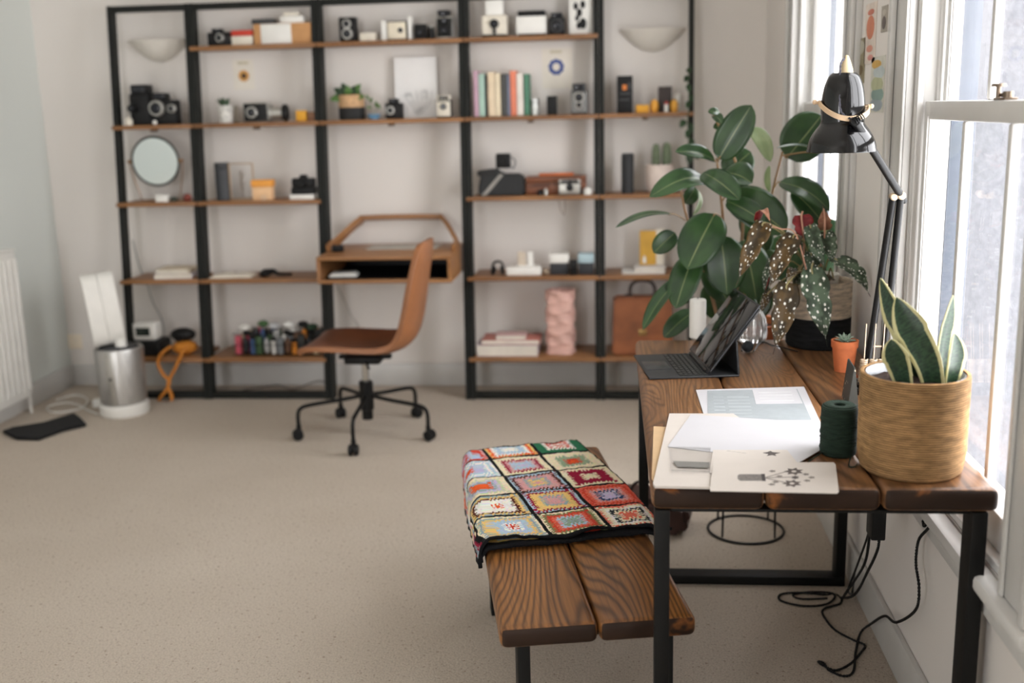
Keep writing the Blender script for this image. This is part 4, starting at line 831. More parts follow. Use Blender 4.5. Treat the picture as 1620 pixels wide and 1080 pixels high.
cable('floor_cable', [(-2.6, 5.58, .006), (-2.45, 5.66, .006), (-2.3, 5.64, .006), (-2.2, 5.66, .006)], .0035, flat((120, 112, 104), .6), 'grey cable on the carpet behind the leftmost bay')
cable('thin_cable', [onY(u_, v_, 5.735) for u_, v_ in ((533, 452), (545, 475), (556, 500), (568, 520), (572, 560), (568, 585), (550, 600), (535, 606))], .0025, flat((180, 176, 168), .6), 'thin pale cable hanging from the writing desk box down the wall')
cable('white_cable', [(-2.70, 5.12, .006), (-2.80, 5.2, .006), (-2.9, 5.3, .006), (-3.0, 5.34, .006), (-3.05, 5.25, .006), (-2.95, 5.15, .006), (-2.85, 5.22, .008), (-2.9, 5.4, .006), (-3.02, 5.5, .006), (-3.08, 5.4, .006)], .004, WHITE, 'white cable coiled on the carpet in the left corner')
b = B(); box(b, -.05, .05, -.03, .03, 0, .04, .006); solo('power_adapter', b, WHITE, 'white power adapter on the carpet left of the air purifier', 'adapter', (-2.76, 5.30, .0005), .3)
# ================================================================ AIR PURIFIER, MAT, CHAIR
t = thing('air_purifier', 'white and silver air purifier fan standing by the left of the shelving', 'air purifier', (-2.58, 5.175, 0))
b = B(); lathe(b, [(0, .0), (.118, 0), (.124, .01), (.124, .055), (.118, .062), (0, .062)], seg=48); obj('base', b, WHITE, t)
m, nt, p = nm('perforated_silver', .38, .85); vo = N(nt, 'ShaderNodeTexVoronoi'); vo.inputs['Scale'].default_value = 240; vo.inputs['Randomness'].default_value = 0; nt.links.new(coords(nt, rnd=False), vo.inputs[0]); nt.links.new(ramp(nt, vo.outputs[0], [(.25, (.20, .20, .19, 1)), (.4, (.62, .61, .59, 1))]), p.inputs['Base Color'])
b = B(); lathe(b, [(.108, .063), (.115, .07), (.122, .34), (.118, .352), (.10, .352), (.098, .33)], seg=64); obj('perforated_shroud', b, m, t)
b = B(); box(b, -.022, .022, -.1235, -.112, .07, .345, .003); obj('front_strip', b, SIL, t); b = B(); box(b, -.006, .006, -.1255, -.124, .20, .215, .001); obj('badge', b, BLACK, t)
b = B(); lathe(b, [(0, .345), (.098, .345), (.09, .36), (.05, .365), (0, .366)], seg=32); obj('neck_plate', b, GREYD, t)
b = B(); cyl(b, (.03, -.03, .36), (.03, -.03, .40), .03, .028); obj('neck', b, WHITE, t)
def loop_band(cx0, rx, rz, zc, wy, thick, M):
    b = B()
    with Sub(b, 0) as tb:
        n = 40; rows = []
        for i in range(n):
            a_ = 2*pi*i/n; ca, sa = cos(a_), sin(a_); e = .62
            fx = math.copysign(abs(ca)**e, ca); fz = math.copysign(abs(sa)**e, sa)
            rows.append([tb.verts.new((fx*(rx-q_*thick), y_, zc+fz*(rz-q_*thick))) for q_, y_ in ((0, -wy), (0, wy), (1, wy*.8), (1, -wy*.8))])
        for i in range(n):
            for k in range(4): tb.faces.new((rows[i][k], rows[i][(k+1) % 4], rows[(i+1) % n][(k+1) % 4], rows[(i+1) % n][k]))
        bmesh.ops.recalc_face_normals(tb, faces=tb.faces[:]); bmesh.ops.transform(tb, matrix=M, verts=tb.verts[:])
    return b
for k, (ox, lab) in enumerate(((-.0385, None), (.0385, None))):
    M_ = MX.Translation((-.006, 0, 0)) @ MX.Rotation(RD(-6), 4, 'Y') @ MX.Rotation(RD(-60), 4, 'Z') @ MX.Translation((0, ox, 0))
    obj('air_loop', loop_band(0, .11,   .185, .555, .037, .02, M_), WHITE, t)
b = B(); box(b, -.0, .012, -.005, .005, .40, .72, .003, M=MX.Rotation(RD(-8), 4, 'Y') @ MX.Rotation(RD(-60), 4, 'Z') @ MX.Translation((-.1, 0, 0))) ; obj('centre_seam', b, flat((90, 110, 104), .5), t)
b = B(); pts = [(-.22, .05), (-.16, -.06), (-.03, -.1), (.20, .02), (.27, .11), (.11, .20), (.02, .12)]
pl = [onZ(u_, v_, 0) for u_, v_ in ((4, 686), (20, 680), (70, 672), (118, 657), (128, 664), (138, 675), (100, 684), (62, 698), (25, 697))]
with Sub(b, 0) as tb:
    vs = [tb.verts.new((p.x, p.y, .002)) for p in pl]; f = tb.faces.new(vs); ex = bmesh.ops.extrude_face_region(tb, geom=[f])
    for e in ex['geom']:
        if isinstance(e, bmesh.types.BMVert): e.co.z = .018
    bmesh.ops.recalc_face_normals(tb, faces=tb.faces[:]); bmesh.ops.bevel(tb, geom=[e for e in tb.edges], offset=.006, segments=2, affect='EDGES')
solo('black_cloth', b, flat((16, 16, 17), .95), 'black folded cloth lying on the carpet under the radiator', 'cloth')
# --- office chair
t = thing('office_chair', 'tan leather shell office chair on a black five-star castor base', 'chair', (-1.205, 4.83, 0))
b = B(); cyl(b, (0, 0, .12), (0, 0, .26), .033, .033, 24, 0, .004); cyl(b, (0, 0, .075), (0, 0, .12), .026, .026, 20); obj('hub', b, BLACK, t)
b = B(); cyl(b, (0, 0, .261), (0, 0, .352), .015, .015, 20); obj('gas_lift', b, CHROME, t)
ccx, ccy = -1.205, 4.83
for k, (cx_, cy_) in enumerate(((-1.196, 4.503), (-1.517, 4.721), (-.881, 4.723), (-1.022, 5.106), (-1.415, 5.101))):
    d = V((cx_-ccx, cy_-ccy, 0)); d = d.normalized(); R_ = .325
    lg = B(); tube(lg, smooth([d*.028+V((0, 0, .19)), d*.12+V((0, 0, .178)), d*(R_-.055)+V((0, 0, .165)), d*(R_-.012)+V((0, 0, .150)), d*R_+V((0, 0, .12)), d*R_+V((0, 0, .07))], 6), .0095, 10); lo = obj('leg', lg, BLACK, t)
    s_ = d.cross(V((0, 0, 1))); c0 = d*(R_+.006)
    cb = B(); cyl(cb, c0-s_*.022+V((0, 0, .027)), c0-s_*.004+V((0, 0, .027)), .026, .026, 20, 0, .004); cyl(cb, c0+s_*.004+V((0, 0, .027)), c0+s_*.022+V((0, 0, .027)), .026, .026, 20, 0, .004); cyl(cb, c0-s_*.01+V((0, 0, .027)), c0+s_*.01+V((0, 0, .027)), .012); cyl(cb, d*R_+V((0, 0, .045)), d*R_+V((0, 0, .072)), .012); obj('caster', cb, DARK, lo)
b = B(); box(b, -.085, .085, -.06, .06, .352, .385, .008); box(b, -.12, .13, -.02, .02, .37, .388, .004); obj('mechanism', b, BLACK, t)
b = B(); tube(b, [(.02, -.06, .365), (.05, -.14, .36), (.06, -.17, .362)], .006, 8); obj('lever', b, BLACK, t)
LEATH = flat((148, 96, 60), .42, 0, .12, 6, .15); LEAIN = flat((104, 58, 34), .42, 0, .12, 6, .15)
HD = RD(-2)       # heading: faces left and a little towards the wall
prof = [(-.27, .438, .37, .01), (-.255, .456, .40, .006), (-.21, .462, .425, .008), (-.12, .452, .44, .02), (-.02, .440, .445, .028), (.08, .434, .44, .032), (.15, .442, .43, .036), (.20, .468, .425, .04), (.232, .52, .42, .038), (.252, .60, .415, .032), (.268, .70, .40, .026), (.284, .80, .37, .02), (.296, .88, .33, .014), (.302, .92, .27, .01), (.304, .935, .2, .008)]
P_ = smooth([V((x_, z_, 0)) for x_, z_, w_, c_ in prof], 3); Wd = smooth([V((w_, c_, 0)) for x_, z_, w_, c_ in prof], 3)
b = B()
with Sub(b, 0) as tb:
    nv = 14; rows = []
    for i, (p, wv) in enumerate(zip(P_, Wd)):
        d = (P_[min(i+1, len(P_)-1)]-P_[max(i-1, 0)]).normalized(); nx, nz = -d.y, d.x   # inner side normal
        row = []
        for j in range(nv+1):
            s = -1+2*j/nv; k_ = wv.y*(abs(s)**2.4); row.append(tb.verts.new((p.x+nx*k_, s*wv.x/2, p.y+nz*k_)))
        rows.append(row)
    for i in range(len(rows)-1):
        for j in range(nv): tb.faces.new((rows[i][j], rows[i][j+1], rows[i+1][j+1], rows[i+1][j]))
    tb.normal_update()
    if list(tb.faces)[len(tb.faces)//4].normal.z < 0: bmesh.ops.reverse_faces(tb, faces=tb.faces[:])
    bmesh.ops.rotate(tb, cent=(0, 0, 0), matrix=MX.Rotation(HD, 3, 'Z'), verts=tb.verts[:])
    bmesh.ops.translate(tb, vec=(.02, 0, -.012), verts=tb.verts[:])
o_ = obj('seat_shell', b, [LEAIN, LEATH], t, 80); md = o_.modifiers.new('thickness', 'SOLIDIFY'); md.thickness = .026; md.offset = 0; md.material_offset = 1; md.material_offset_rim = 1; md2 = o_.modifiers.new('round', 'BEVEL'); md2.width = .008; md2.segments = 3; md2.limit_method = 'ANGLE'
# ================================================================ TABLE AND BENCH
def bar(b, x0, x1, y0, y1, z0, z1): box(b, x0, x1, y0, y1, z0, z1, .002)
TT = .76
TX0, TY0, TL, TW = .057, 2.045, 1.385, .676
t = thing('work_table', 'dark-stained three-plank wooden table on black steel frame legs by the window', 'table', (TX0, TY0, 0), RD(.6))
pw_ = TW/3
def plank(L, w, th, seed, bev=.017):
    b = B(); box(b, .0012, w-.0012, 0, L, -th, 0, bev, seg=4)
    random.seed(seed)
    for f in b.faces:
        if abs(f.normal.y) > .6 and f.calc_center_median().y < .02: f.material_index = 1
        if abs(f.normal.y) > .6 and f.calc_center_median().y > L-.02: f.material_index = 1
    return b
for k in range(3):
    o_ = obj('plank', plank(TL, pw_, .05, k), [W_TABLE, W_END], t); o_.location = (k*pw_, 0, TT)
for nm_, y0 in (('near', .004), ('far', 1.185)):
    for nx, x0 in (('l', .008), ('r', TW-.052)):
        b = B(); bar(b, x0, x0+.030, y0, y0+.058, .031, TT-.0505); obj('leg', b, STEEL, t)
    b = B(); bar(b, .008, TW-.022, y0, y0+.058, .001, .030); obj('foot_rail', b, STEEL, t)
    b = B(); bar(b, .039, TW-.053, y0+.012, y0+.050, TT-.058, TT-.051); obj('top_plate', b, STEEL, t)
BR = RD(11.2); BO = V((-.262, 2.09, 0)); ZB = .42
t = thing('bench', 'wooden two-plank bench on black steel frame legs, partly under the table side', 'bench', tuple(BO), BR)
for k in range(2):
    o_ = obj('plank', plank(1.22, .2155, .05, k+5), [W_BENCH, W_END], t); o_.location = (k*.216, 0, ZB)
for y0 in (.045, .90):
    for x0 in (.042, .362):
        b = B(); bar(b, x0, x0+.028, y0, y0+.06, .030, ZB-.0505); obj('leg', b, STEEL, t)
    b = B(); bar(b, .042, .390, y0, y0+.06, .001, .0295); obj('foot_rail', b, STEEL, t)
    b = B(); bar(b, .071, .361, y0+.012, y0+.05, ZB-.058, ZB-.051); obj('top_plate', b, STEEL, t)
# ---------------------------------------------------------------- crochet blanket
cr, wh, lb, gy, ye, og, rd, cm, pk, nv_, gn, bn, ol, lc = (236, 222, 190), (238, 234, 226), (176, 198, 216), (150, 168, 172), (232, 196, 122), (228, 96, 46), (206, 70, 50), (150, 28, 60), (214, 160, 160), (40, 66, 104), (46, 110, 78), (88, 40, 32), (128, 128, 88), (198, 188, 214)
bl = (22, 22, 24); sal = (224, 112, 92)
PAT = {(0, 0): [rd, wh, lb, lb, ye, gy, cr], (1, 0): [gy, gn and (140, 164, 140), lb, sal, rd, ol, cr], (2, 0): [sal, sal, cr, bl and (52, 58, 60), wh, cr, sal],
       (0, 1): [og, wh, wh, wh, bn, ye, gy], (1, 1): [pk, pk, gy, ye, ye, cm, lb], (2, 1): [lc, lc, nv_, pk, sal, rd, sal],
       (0, 2): [og, og, gy, lc, (200, 206, 170), cr, cr], (1, 2): [pk, ye, gy, pk, pk, bn, lb], (2, 2): [cr, cr, cm, cm, cm, cr, cr],
       (0, 3): [og, og, lc, lb, wh, lb, wh], (1, 3): [lc, lb, lb, pk, cm, cr, cr], (2, 3): [og, rd, (150, 168, 140), (150, 168, 140), cr, cr, cr],
       (0, 4): [lb, lc, rd, lc, lb, rd, pk], (1, 4): [wh, wh, lb, lb, wh, og, ye], (2, 4): [rd, wh, rd, wh, gn, gn, gn],
       (-1, 0): [rd, bl, rd, bl, gy, cm, bl], (-1, 1): [wh, lc, bn, ye, cr, pk, wh], (-1, 2): [pk, cr, pk, lb, wh, cr, wh], (-1, 3): [og, gn, rd, lb, og, gy, pk], (-1, 4): [lb, gy, lb, lb, wh, og, pk]}
e1 = V((.952, .305, 0)); e2 = V((-.357, .934, 0)); CELL = .158; CO = V((-.327, 2.488, 0))
def bench_local(p):
    d = p-BO; return d.x*cos(BR)+d.y*sin(BR), -d.x*sin(BR)+d.y*cos(BR)
t = thing('crochet_blanket', 'folded multicoloured granny square crochet blanket lying on the bench', 'blanket', (CO.x, CO.y, ZB+.001))
def blanket(a0, a1, b0, b1, zoff, under=False, n=30, seed=0):
    me_b = bmesh.new(); lay = me_b.loops.layers.float_color.new('Col')
    na, nb = int(round((a1-a0)*n)), int(round((b1-b0)*n)); g = []
    for i in range(na+1):
        row = []
        for j in range(nb+1):
            a = a0+(a1-a0)*i/na; c = b0+(b1-b0)*j/nb
            p = CO+e1*(a*CELL)+e2*(c*CELL); lx, ly = bench_local(p); z = zoff
            z += .006*MN.noise(V((a*1.3+seed, c*1.3, 0)))+.0035*MN.noise(V((a*5, c*5, seed)))
            r = .03
            if lx < r:          # falls over the left edge of the bench
                s = r-lx; ex_ = min(s, r*1.57)
                ang = ex_/r; nlx = r-r*sin(ang)-.012; z -= r*(1-cos(ang))+max(0, s-r*1.57); shift = nlx-lx
                p = p+V((cos(BR), sin(BR), 0))*shift; p += V((cos(BR), sin(BR), 0))*(-.006+.008*MN.noise(V((c*3, s*20, seed))))
            if ly > 1.21 and not under: z -= min(.05, (ly-1.21)*1.2)
            if c < .35 and not under: # ruffles of the near hem
                k = (1-c/.35)**2; z += .012*k*max(0, sin(a*4.2+.9)+.1) ; p += -e2*(.010*k*sin(a*4.2+2.0))
            u_, v_ = (a % 1), (c % 1); d = max(abs(u_-.5), abs(v_-.5))*2; z += .0016*abs(sin(d*22))+.0008*sin(u_*60)*sin(v_*60)
            if lx > .43: z -= min(.02, (lx-.43)*.6)
            row.append(me_b.verts.new(p-V((CO.x, CO.y, 0))+V((0, 0, z))))
        g.append(row)
    for i in range(na):
        for j in range(nb):
            f = me_b.faces.new((g[i][j], g[i+1][j], g[i+1][j+1], g[i][j+1]))
            a = a0+(a1-a0)*(i+.5)/na; c = b0+(b1-b0)*(j+.5)/nb; ia, ic = math.floor(a), math.floor(c); u_, v_ = a-ia-.5, c-ic-.5
            d = max(abs(u_), abs(v_))*2*(1-.10*min(abs(u_), abs(v_))*2) ; par = (v_ if abs(u_) > abs(v_) else u_)
            cols_ = PAT.get((ia, ic), PAT[((ia+3) % 3, (ic+5) % 5)])
            w_ = (par*13) % 1; dd = d+.045*(1 if w_ < .45 else -1)
            if max(abs(u_), abs(v_))*2 > .93: col = bl
            else: col = cols_[max(0, min(6, int(dd/.945*7)))]
            if (c-b0)*CELL < .010 or (a1-a)*CELL < (.004) or (b1-c)*CELL < .006: col = bl
            if under: col = bl if (c-b0)*CELL < .03 or (a-a0)*CELL < .02 else cols_[int(d*6.9)]
            k = lin(tuple(min(255, x*(.95+.1*random.random())) for x in col))
            for l in f.loops: l[lay] = k
    return me_b
m, nt, p = nm('crochet_wool', .95, 0, .15); at_ = N(nt, 'ShaderNodeAttribute'); at_.attribute_name = 'Col'; nt.links.new(at_.outputs['Color'], p.inputs['Base Color'])
n_ = N(nt, 'ShaderNodeTexNoise'); n_.inputs['Scale'].default_value = 220; n_.inputs['Detail'].default_value = 3; nt.links.new(coords(nt, rnd=False), n_.inputs[0]); bump(nt, p, n_.outputs[0], .8, .003)
WOOL = m; random.seed(6)
o_ = obj('top_layer', blanket(-.30, 3.0, 0.0, 4.75, .028), WOOL, t, 80); md = o_.modifiers.new('thickness', 'SOLIDIFY'); md.thickness = .007; md.offset = -1
o_ = obj('under_layer', blanket(-.34, 2.93, -.045, 4.5, .016, True, 16, 3), WOOL, t, 80); md = o_.modifiers.new('thickness', 'SOLIDIFY'); md.thickness = .009; md.offset = -1
# ================================================================ THINGS ON THE TABLE
ZT = TT+.0006
# --- tablet with keyboard case
t = thing('tablet_computer', 'tablet standing on a black folding keyboard case at the far left of the table', 'tablet', (.075, 2.900, ZT), RD(8)); t2 = t
b = B(); box(b, 0, .252, 0, .285, 0, .006, .0025, seg=3); obj('case_base', b, flat((38, 39, 41), .5, 0, .04), t)
b = B(); box(b, .008, .078, .09, .19, .0062, .0068, .0002); obj('trackpad', b, flat((50, 51, 53), .3, 0, .02), t)
kb = B(); KM = flat((22, 22, 24), .4, 0, .05)
for r in range(6):
    n = (14, 14, 14, 13, 12, 8)[r]; w_ = .268/n; x0 = .166-.0135*r-.006
    for k in range(n):
        wk = w_; box(kb, x0-.0055, x0+.0055, .0085+k*wk+.0012, .0085+(k+1)*wk-.0012, .0062, .0078, .0004, seg=1)
o_ = obj('keys', kb, KM, t)
def legend():
    b = B()
    for r in range(6):
        n = (14, 14, 14, 13, 12, 8)[r]; w_ = .268/n; x0 = .166-.0135*r-.006
        for k in range(n): box(b, x0-.0012, x0+.0012, .0085+(k+.5)*w_-.001, .0085+(k+.5)*w_+.001, .0079, .00795)
    return b
obj('key_legends', legend(), flat((170, 170, 168), .5), o_)
A_ = V((.168, 0, .017)); D_ = V((.132, 0, .180)).normalized(); Nn = V((-D_.z, 0, D_.x)); SM = MX((( D_.x, 0, Nn.x, A_.x), (0, 1, 0, 0), (D_.z, 0, Nn.z, A_.z), (0, 0, 0, 1)))
b = B(); box(b, 0, .228, .001, .284, -.0062, 0, .0028, M=SM, seg=3); sb = obj('tablet_body', b, flat((66, 67, 70), .3, .8), t)
b = B(); box(b, .005, .223, .006, .279, .0002, .0009, .0003, M=SM); obj('screen', b, flat((14, 15, 17), .06, 0, .02), sb)
b = B(); box(b, 0, .11, .001, .284, -.012, -.0066, .002, M=SM @ MX.Translation((.108, 0, 0)));  obj('case_lid', b, flat((36, 37, 39), .5, 0, .05), t)
q0 = A_+D_*.108-Nn*.010; q1 = V((.250, 0, .0075)); dq = (q1-q0); 
b = B(); prism(b, [(q0.x, q0.z), (q0.x+.005, q0.z), (q1.x+.003, q1.z), (q1.x-.003, q1.z)], .001, .284); obj('case_stand', b, flat((34, 35, 37), .5, 0, .05), t)
b = B(); cyl(b, (.168, .03, .012), (.168, .255, .012), .0055, .0055, 16); obj('hinge', b, flat((46, 46, 48), .35, .5), t)
# --- candle, ribbed glass lamp, cable ball
q = onZ(1104, 536, ZT); b = B(); cyl(b, (0, 0, 0), (0, 0, .127), .0265, .0265, 32, 0, .003); 
t = thing('pillar_candle', 'tall white pillar candle standing behind the tablet', 'candle', (q.x, q.y-.01+.03, ZT)); obj('wax', b, flat((232, 230, 224), .5, 0, .02), t); b = B(); cyl(b, (0, 0, .1275), (0, 0, .133), .001); obj('wick', b, DARK, t)
t = thing('ribbed_glass_vase', 'small ribbed clear glass vase behind the tablet screen', 'vase', (.412, 3.40, ZT))
m, nt, p = nm('ribbed_glass', .08); p.inputs['Base Color'].default_value = (.93, .93, .92, 1); p.inputs['Transmission Weight'].default_value = .8; p.inputs['IOR'].default_value = 1.45
b = B(); lathe(b, [(0, 0), (.036, 0), (.043, .01), (.045, .04), (.040, .075), (.026, .098), (.022, .104), (.019, .104), (.023, .096), (.036, .074), (.040, .04), (.038, .012), (0, .008)], seg=144, rib=.0026, ribn=18); obj('vase_body', b, m, t)
q = onZ(1183, 548, ZT+.018); t = thing('cable_ball', 'small dark wooden switch ball on a black cable, far part of the table', 'switch', (q.x, q.y, ZT)); b = B(); ball(b, (0, 0, .0185), .018, (1, 1, 1)); obj('ball', b, flat((38, 46, 52), .6, 0, .3, 60), t)
b = B(); T0 = V(t.location); pts = [onZ(u_, v_, ZT+.003)-T0 for u_, v_ in ((1160, 541), (1172, 543))]+[V((-.018, 0, .004))]; tube(b, smooth(pts, 5), .0022, 6); pts = [V((.018, 0, .004))]+[onZ(u_, v_, ZT+.003)-T0 for u_, v_ in ((1205, 541), (1222, 546), (1240, 550), (1262, 556))]; tube(b, smooth(pts, 6), .0022, 6); obj('cord', b, BLACK, t)
# --- papers
def sheet(name, px, z, th, m, label, cat='paper', extra=None, z1=None):
    P = [onZ(u_, v_, z) for u_, v_ in px]; c = sum(P, V())/len(P); b = B()
    with Sub(b, 0) as tb:
        lo = [tb.verts.new((p.x-c.x, p.y-c.y, 0)) for p in P]; hi = [tb.verts.new((p.x-c.x, p.y-c.y, th)) for p in P]; n = len(P)
        tb.faces.new(lo); tb.faces.new(hi)
        for k in range(n): tb.faces.new((lo[k], lo[(k+1) % n], hi[(k+1) % n], hi[k]))
        bmesh.ops.recalc_face_normals(tb, faces=tb.faces[:])
    if extra:
        t = thing(name, label, cat, (c.x, c.y, z)); obj('sheet', b, m, t, 30); return t, c
    return solo(name, b, m, label, cat, (c.x, c.y, z), ang=30), c
PAP = flat((206, 205, 209), .55, 0, .01); PAPC = flat((212, 204, 196), .6, 0, .015); KRAFT = flat((208, 176, 136), .75, 0, .05)
z = ZT
t, c = sheet('printed_page', [(1101, 617), (1272, 612), (1298, 668), (1296, 672), (1117, 668), (1113, 655)], z, .0012, PAP, 'pale grey printed page with a white label, farthest of the papers on the table', extra=1)
def onpage(t, px, zz, m, nm_='print'):
    P = [onZ(u_, v_, t.location.z+zz)-V(t.location) for u_, v_ in px]; b = B()
    vs = [b.verts.new(p) for p in P]; f = b.faces.new(vs); f.normal_update()
    if f.normal.z < 0: f.normal_flip()
    ex = bmesh.ops.extrude_face_region(b, geom=[f])
    for e in ex['geom']:
        if isinstance(e, bmesh.types.BMVert): e.co.z += .0003
    bmesh.ops.recalc_face_normals(b, faces=b.faces[:]); return obj(nm_, b, m, t, 30)
onpage(t, [(1119, 618), (1261, 615), (1284, 664), (1120, 664)], .0013, flat((164, 171, 175), .6, 0, .03, 40), 'grey_print')
onpage(t, [(1190, 616), (1259, 614), (1270, 638), (1196, 639)], .0017, PAP, 'white_label')
for k in range(7): v0 = 627+k*5.2; onpage(t, [(1150+k, v0), (1185+k, v0), (1185+k, v0+2), (1150+k, v0+2)], .0017, flat((176, 183, 186), .6), 'text_block'); onpage(t, [(1128+k*.6, v0), (1144+k, v0), (1144+k, v0+2), (1128+k*.6, v0+2)], .0017, flat((178, 185, 189), .6), 'text_block')
for k in range(4): v0 = 620+k*4.5; onpage(t, [(1200+k, v0), (1252+k*1.5, v0-1), (1252+k*1.5, v0+.3), (1200+k, v0+1.3)], .0021, flat((214, 214, 216), .6), 'text_line')
sheet('brown_envelope', [(1034, 675), (1056, 676), (1120, 676), (1120, 764), (1034, 762), (1031, 758)], z, .0015, KRAFT, 'tan paper envelope lying lowest, by the left edge of the table', 'envelope')
z1 = z+.0018
sheet('sketch_pad', [(1059, 657), (1160, 657), (1250, 720), (1250, 776), (1036, 772), (1033, 768)], z1, .0052, PAPC, 'thick cream sketch pad under the big white sheet, left table corner', 'pad')
z2 = z1+.0056
sheet('drawing_paper', [(1093, 656), (1308, 670), (1306, 700), (1298, 712), (1264, 732), (1056, 707)], z2, .0012, PAP, 'large blank white sheet of paper in the middle of the table papers', 'paper')
z3 = z2+.0016
t, c = sheet('bird_card', [(1128, 712), (1245, 712), (1262, 733), (1260, 748), (1122, 748)], z3, .001, PAPC, 'white card with a small dark star mark between the blank sheet and the pot card', extra=1)
DK = flat((84, 76, 74), .7, 0, .1)
onpage(t, [(1207, 716), (1214, 715), (1219, 713), (1222, 715), (1234, 716), (1226, 718), (1228, 721), (1221, 719.5), (1213, 721), (1216, 718)], .0012, DK, 'star_mark')
for k in range(4): onpage(t, [(1150+k*8, 712.5+k), (1156+k*8, 712.5+k), (1156+k*8, 713.5+k), (1150+k*8, 713.5+k)], .0012, flat((205, 200, 194), .7), 'pencil_mark')
z4 = z3+.0014
t, c = sheet('illustrated_card', [(1129, 732), (1319, 732), (1322, 736), (1327, 778), (1324, 781), (1124, 777), (1123, 773)], z4, .0016, PAPC, 'white card with a drawn pot and flowers, nearest of the papers', 'card', extra=1)
onpage(t, [(1167, 752), (1170, 750), (1208, 750), (1210, 752), (1211, 760), (1171, 760), (1167, 757)], .0018, flat((122, 116, 112), .7, 0, .25, 200), 'drawn_pot')
onpage(t, [(1204, 749.5), (1210, 749.5), (1211.5, 760.5), (1206, 760.5)], .0022, flat((62, 56, 56), .7), 'pot_rim')
def flower(cu, cv, ru, rv, n, m, m2=None):
    px = []
    for k in range(n*2): a_ = pi*k/n; r_ = 1 if k % 2 else .6; px.append((cu+ru*r_*cos(a_), cv+rv*r_*sin(a_)))
    onpage(t, px, .0018, m, 'drawn_flower')
    if m2: onpage(t, [(cu+ru*.26*cos(a_), cv+rv*.26*sin(a_)) for a_ in [pi*k/4 for k in range(8)]], .0022, m2, 'flower_centre')
FM = flat((92, 82, 78), .7, 0, .2, 200)
flower(1256, 745.5, 16, 6, 7, FM, PAPC); flower(1253, 764.5, 16, 6, 7, FM, PAPC); flower(1258, 755, 7, 3, 6, DK)
for (cu, cv) in ((1222, 745), (1227, 762), (1275, 750), (1277, 760), (1284, 755), (1221, 766), (1233, 753)): flower(cu, cv, 6, 2, 5, flat((130, 122, 116), .7))
for (a_, c_) in (((1211, 755), (1243, 746)), ((1211, 756), (1243, 763)), ((1211, 755.5), (1252, 754.5))):
    onpage(t, [(a_[0], a_[1]-.5), (c_[0], c_[1]-.5), (c_[0], c_[1]+.5), (a_[0], a_[1]+.5)], .0017, flat((140, 132, 126), .7), 'drawn_stem')
m = glassmat('cellophane', (.98, .98, .98, 1), 0, .2)
P = [(1057, 706), (1124, 708), (1124, 750), (1062, 748)]
t = thing('clear_packet', 'clear plastic packet with a grey strip inside on the sketch pad', 'packet', tuple(onZ(1090, 728, z2+.002)))
b = B(); T0 = V(t.location); n = 8
with Sub(b, 0) as tb:
    g = [[None]*(n+1) for _ in range(n+1)]; q4 = [onZ(u_, v_, z2+.002)-T0 for u_, v_ in P]
    for i in range(n+1):
        for j in range(n+1):
            s, r = i/n, j/n; p_ = q4[0].lerp(q4[1], s).lerp(q4[3].lerp(q4[2], s), r); g[i][j] = tb.verts.new(p_+V((0, 0, 0.001+.002*sin(pi*s)*sin(pi*r)+.0015*abs(MN.noise(V((s*6, r*6, 2)))))))
    for i in range(n):
        for j in range(n): tb.faces.new((g[i][j], g[i+1][j], g[i+1][j+1], g[i][j+1]))
o_ = obj('plastic_bag', b, m, t, 80); md = o_.modifiers.new('thickness', 'SOLIDIFY'); md.thickness = .0003
onpage(t, [(1064, 729), (1122, 731), (1122, 740), (1072, 738)], .0006, flat((140, 138, 134), .5), 'grey_strip')
# --- twine spool
t = thing('twine_spool', 'dark green spool of twine beside the jute pot', 'spool', (.461, 2.262, ZT))
def twine(name, rgb, fs, lo=.5, bmp=.8):
    m, nt, p = nm(name, .85, 0, .2); w_ = N(nt, 'ShaderNodeTexWave'); w_.wave_type = 'BANDS'; w_.bands_direction = 'Z'; w_.inputs['Scale'].default_value = fs; w_.inputs['Distortion'].default_value = 1.2; w_.inputs['Detail'].default_value = 3; w_.inputs['Detail Scale'].default_value = 2.5
    nt.links.new(coords(nt, rnd=False), w_.inputs[0]); c = lin(rgb)
    n_ = N(nt, 'ShaderNodeTexNoise'); n_.inputs['Scale'].default_value = 28; n_.inputs['Detail'].default_value = 5; nt.links.new(coords(nt, (1, 1, 4), rnd=False), n_.inputs[0])
    a = ramp(nt, w_.outputs[0], [(.05, tuple(x*lo for x in c[:3])+(1,)), (.5, c)]); bcol = mixc(nt, 1., a, ramp(nt, n_.outputs[0], [(.3, (.62, .6, .56, 1)), (.7, (1.25, 1.22, 1.18, 1))]), 'MULTIPLY')
    nt.links.new(bcol, p.inputs['Base Color']); bump(nt, p, w_.outputs[0], bmp, .003); return m
GREEN_T = twine('green_twine', (48, 66, 56), 95)
b = B(); prof = [(.012, .001), (.032, .0), (.036, .003)]; prof += [(.0375+.0006*(k % 2), .005+k*.0031) for k in range(32)]; prof += [(.036, .108), (.03, .112), (.012, .110), (.0115, .10), (.0115, .002)]
lathe(b, prof, seg=40); 
for k in range(7):
    z0 = .015+k*.011; tube(b, [(.0385*cos(a_*.3+k), .0385*sin(a_*.3+k), z0+a_*.0016*(1 if k % 2 else -1)*1.2+(.0 if k % 2 else .02)) for a_ in range(14)], .0014, 5)
obj('wound_twine', b, GREEN_T, t)
b = B(); T0 = V(t.location); pts = [V((-.034, -.012, .004))]+[onZ(u_, v_, ZT+.012)-T0 for u_, v_ in ((1300, 716), (1290, 722), (1278, 731))]; tube(b, smooth(pts, 5), .0012, 6); pts = [V((.02, -.032, .003))]+[onZ(u_, v_, ZT+.002)-T0 for u_, v_ in ((1343, 737), (1352, 738), (1356, 734))]; tube(b, smooth(pts, 5), .0012, 6); obj('loose_end', b, GREEN_T, t)
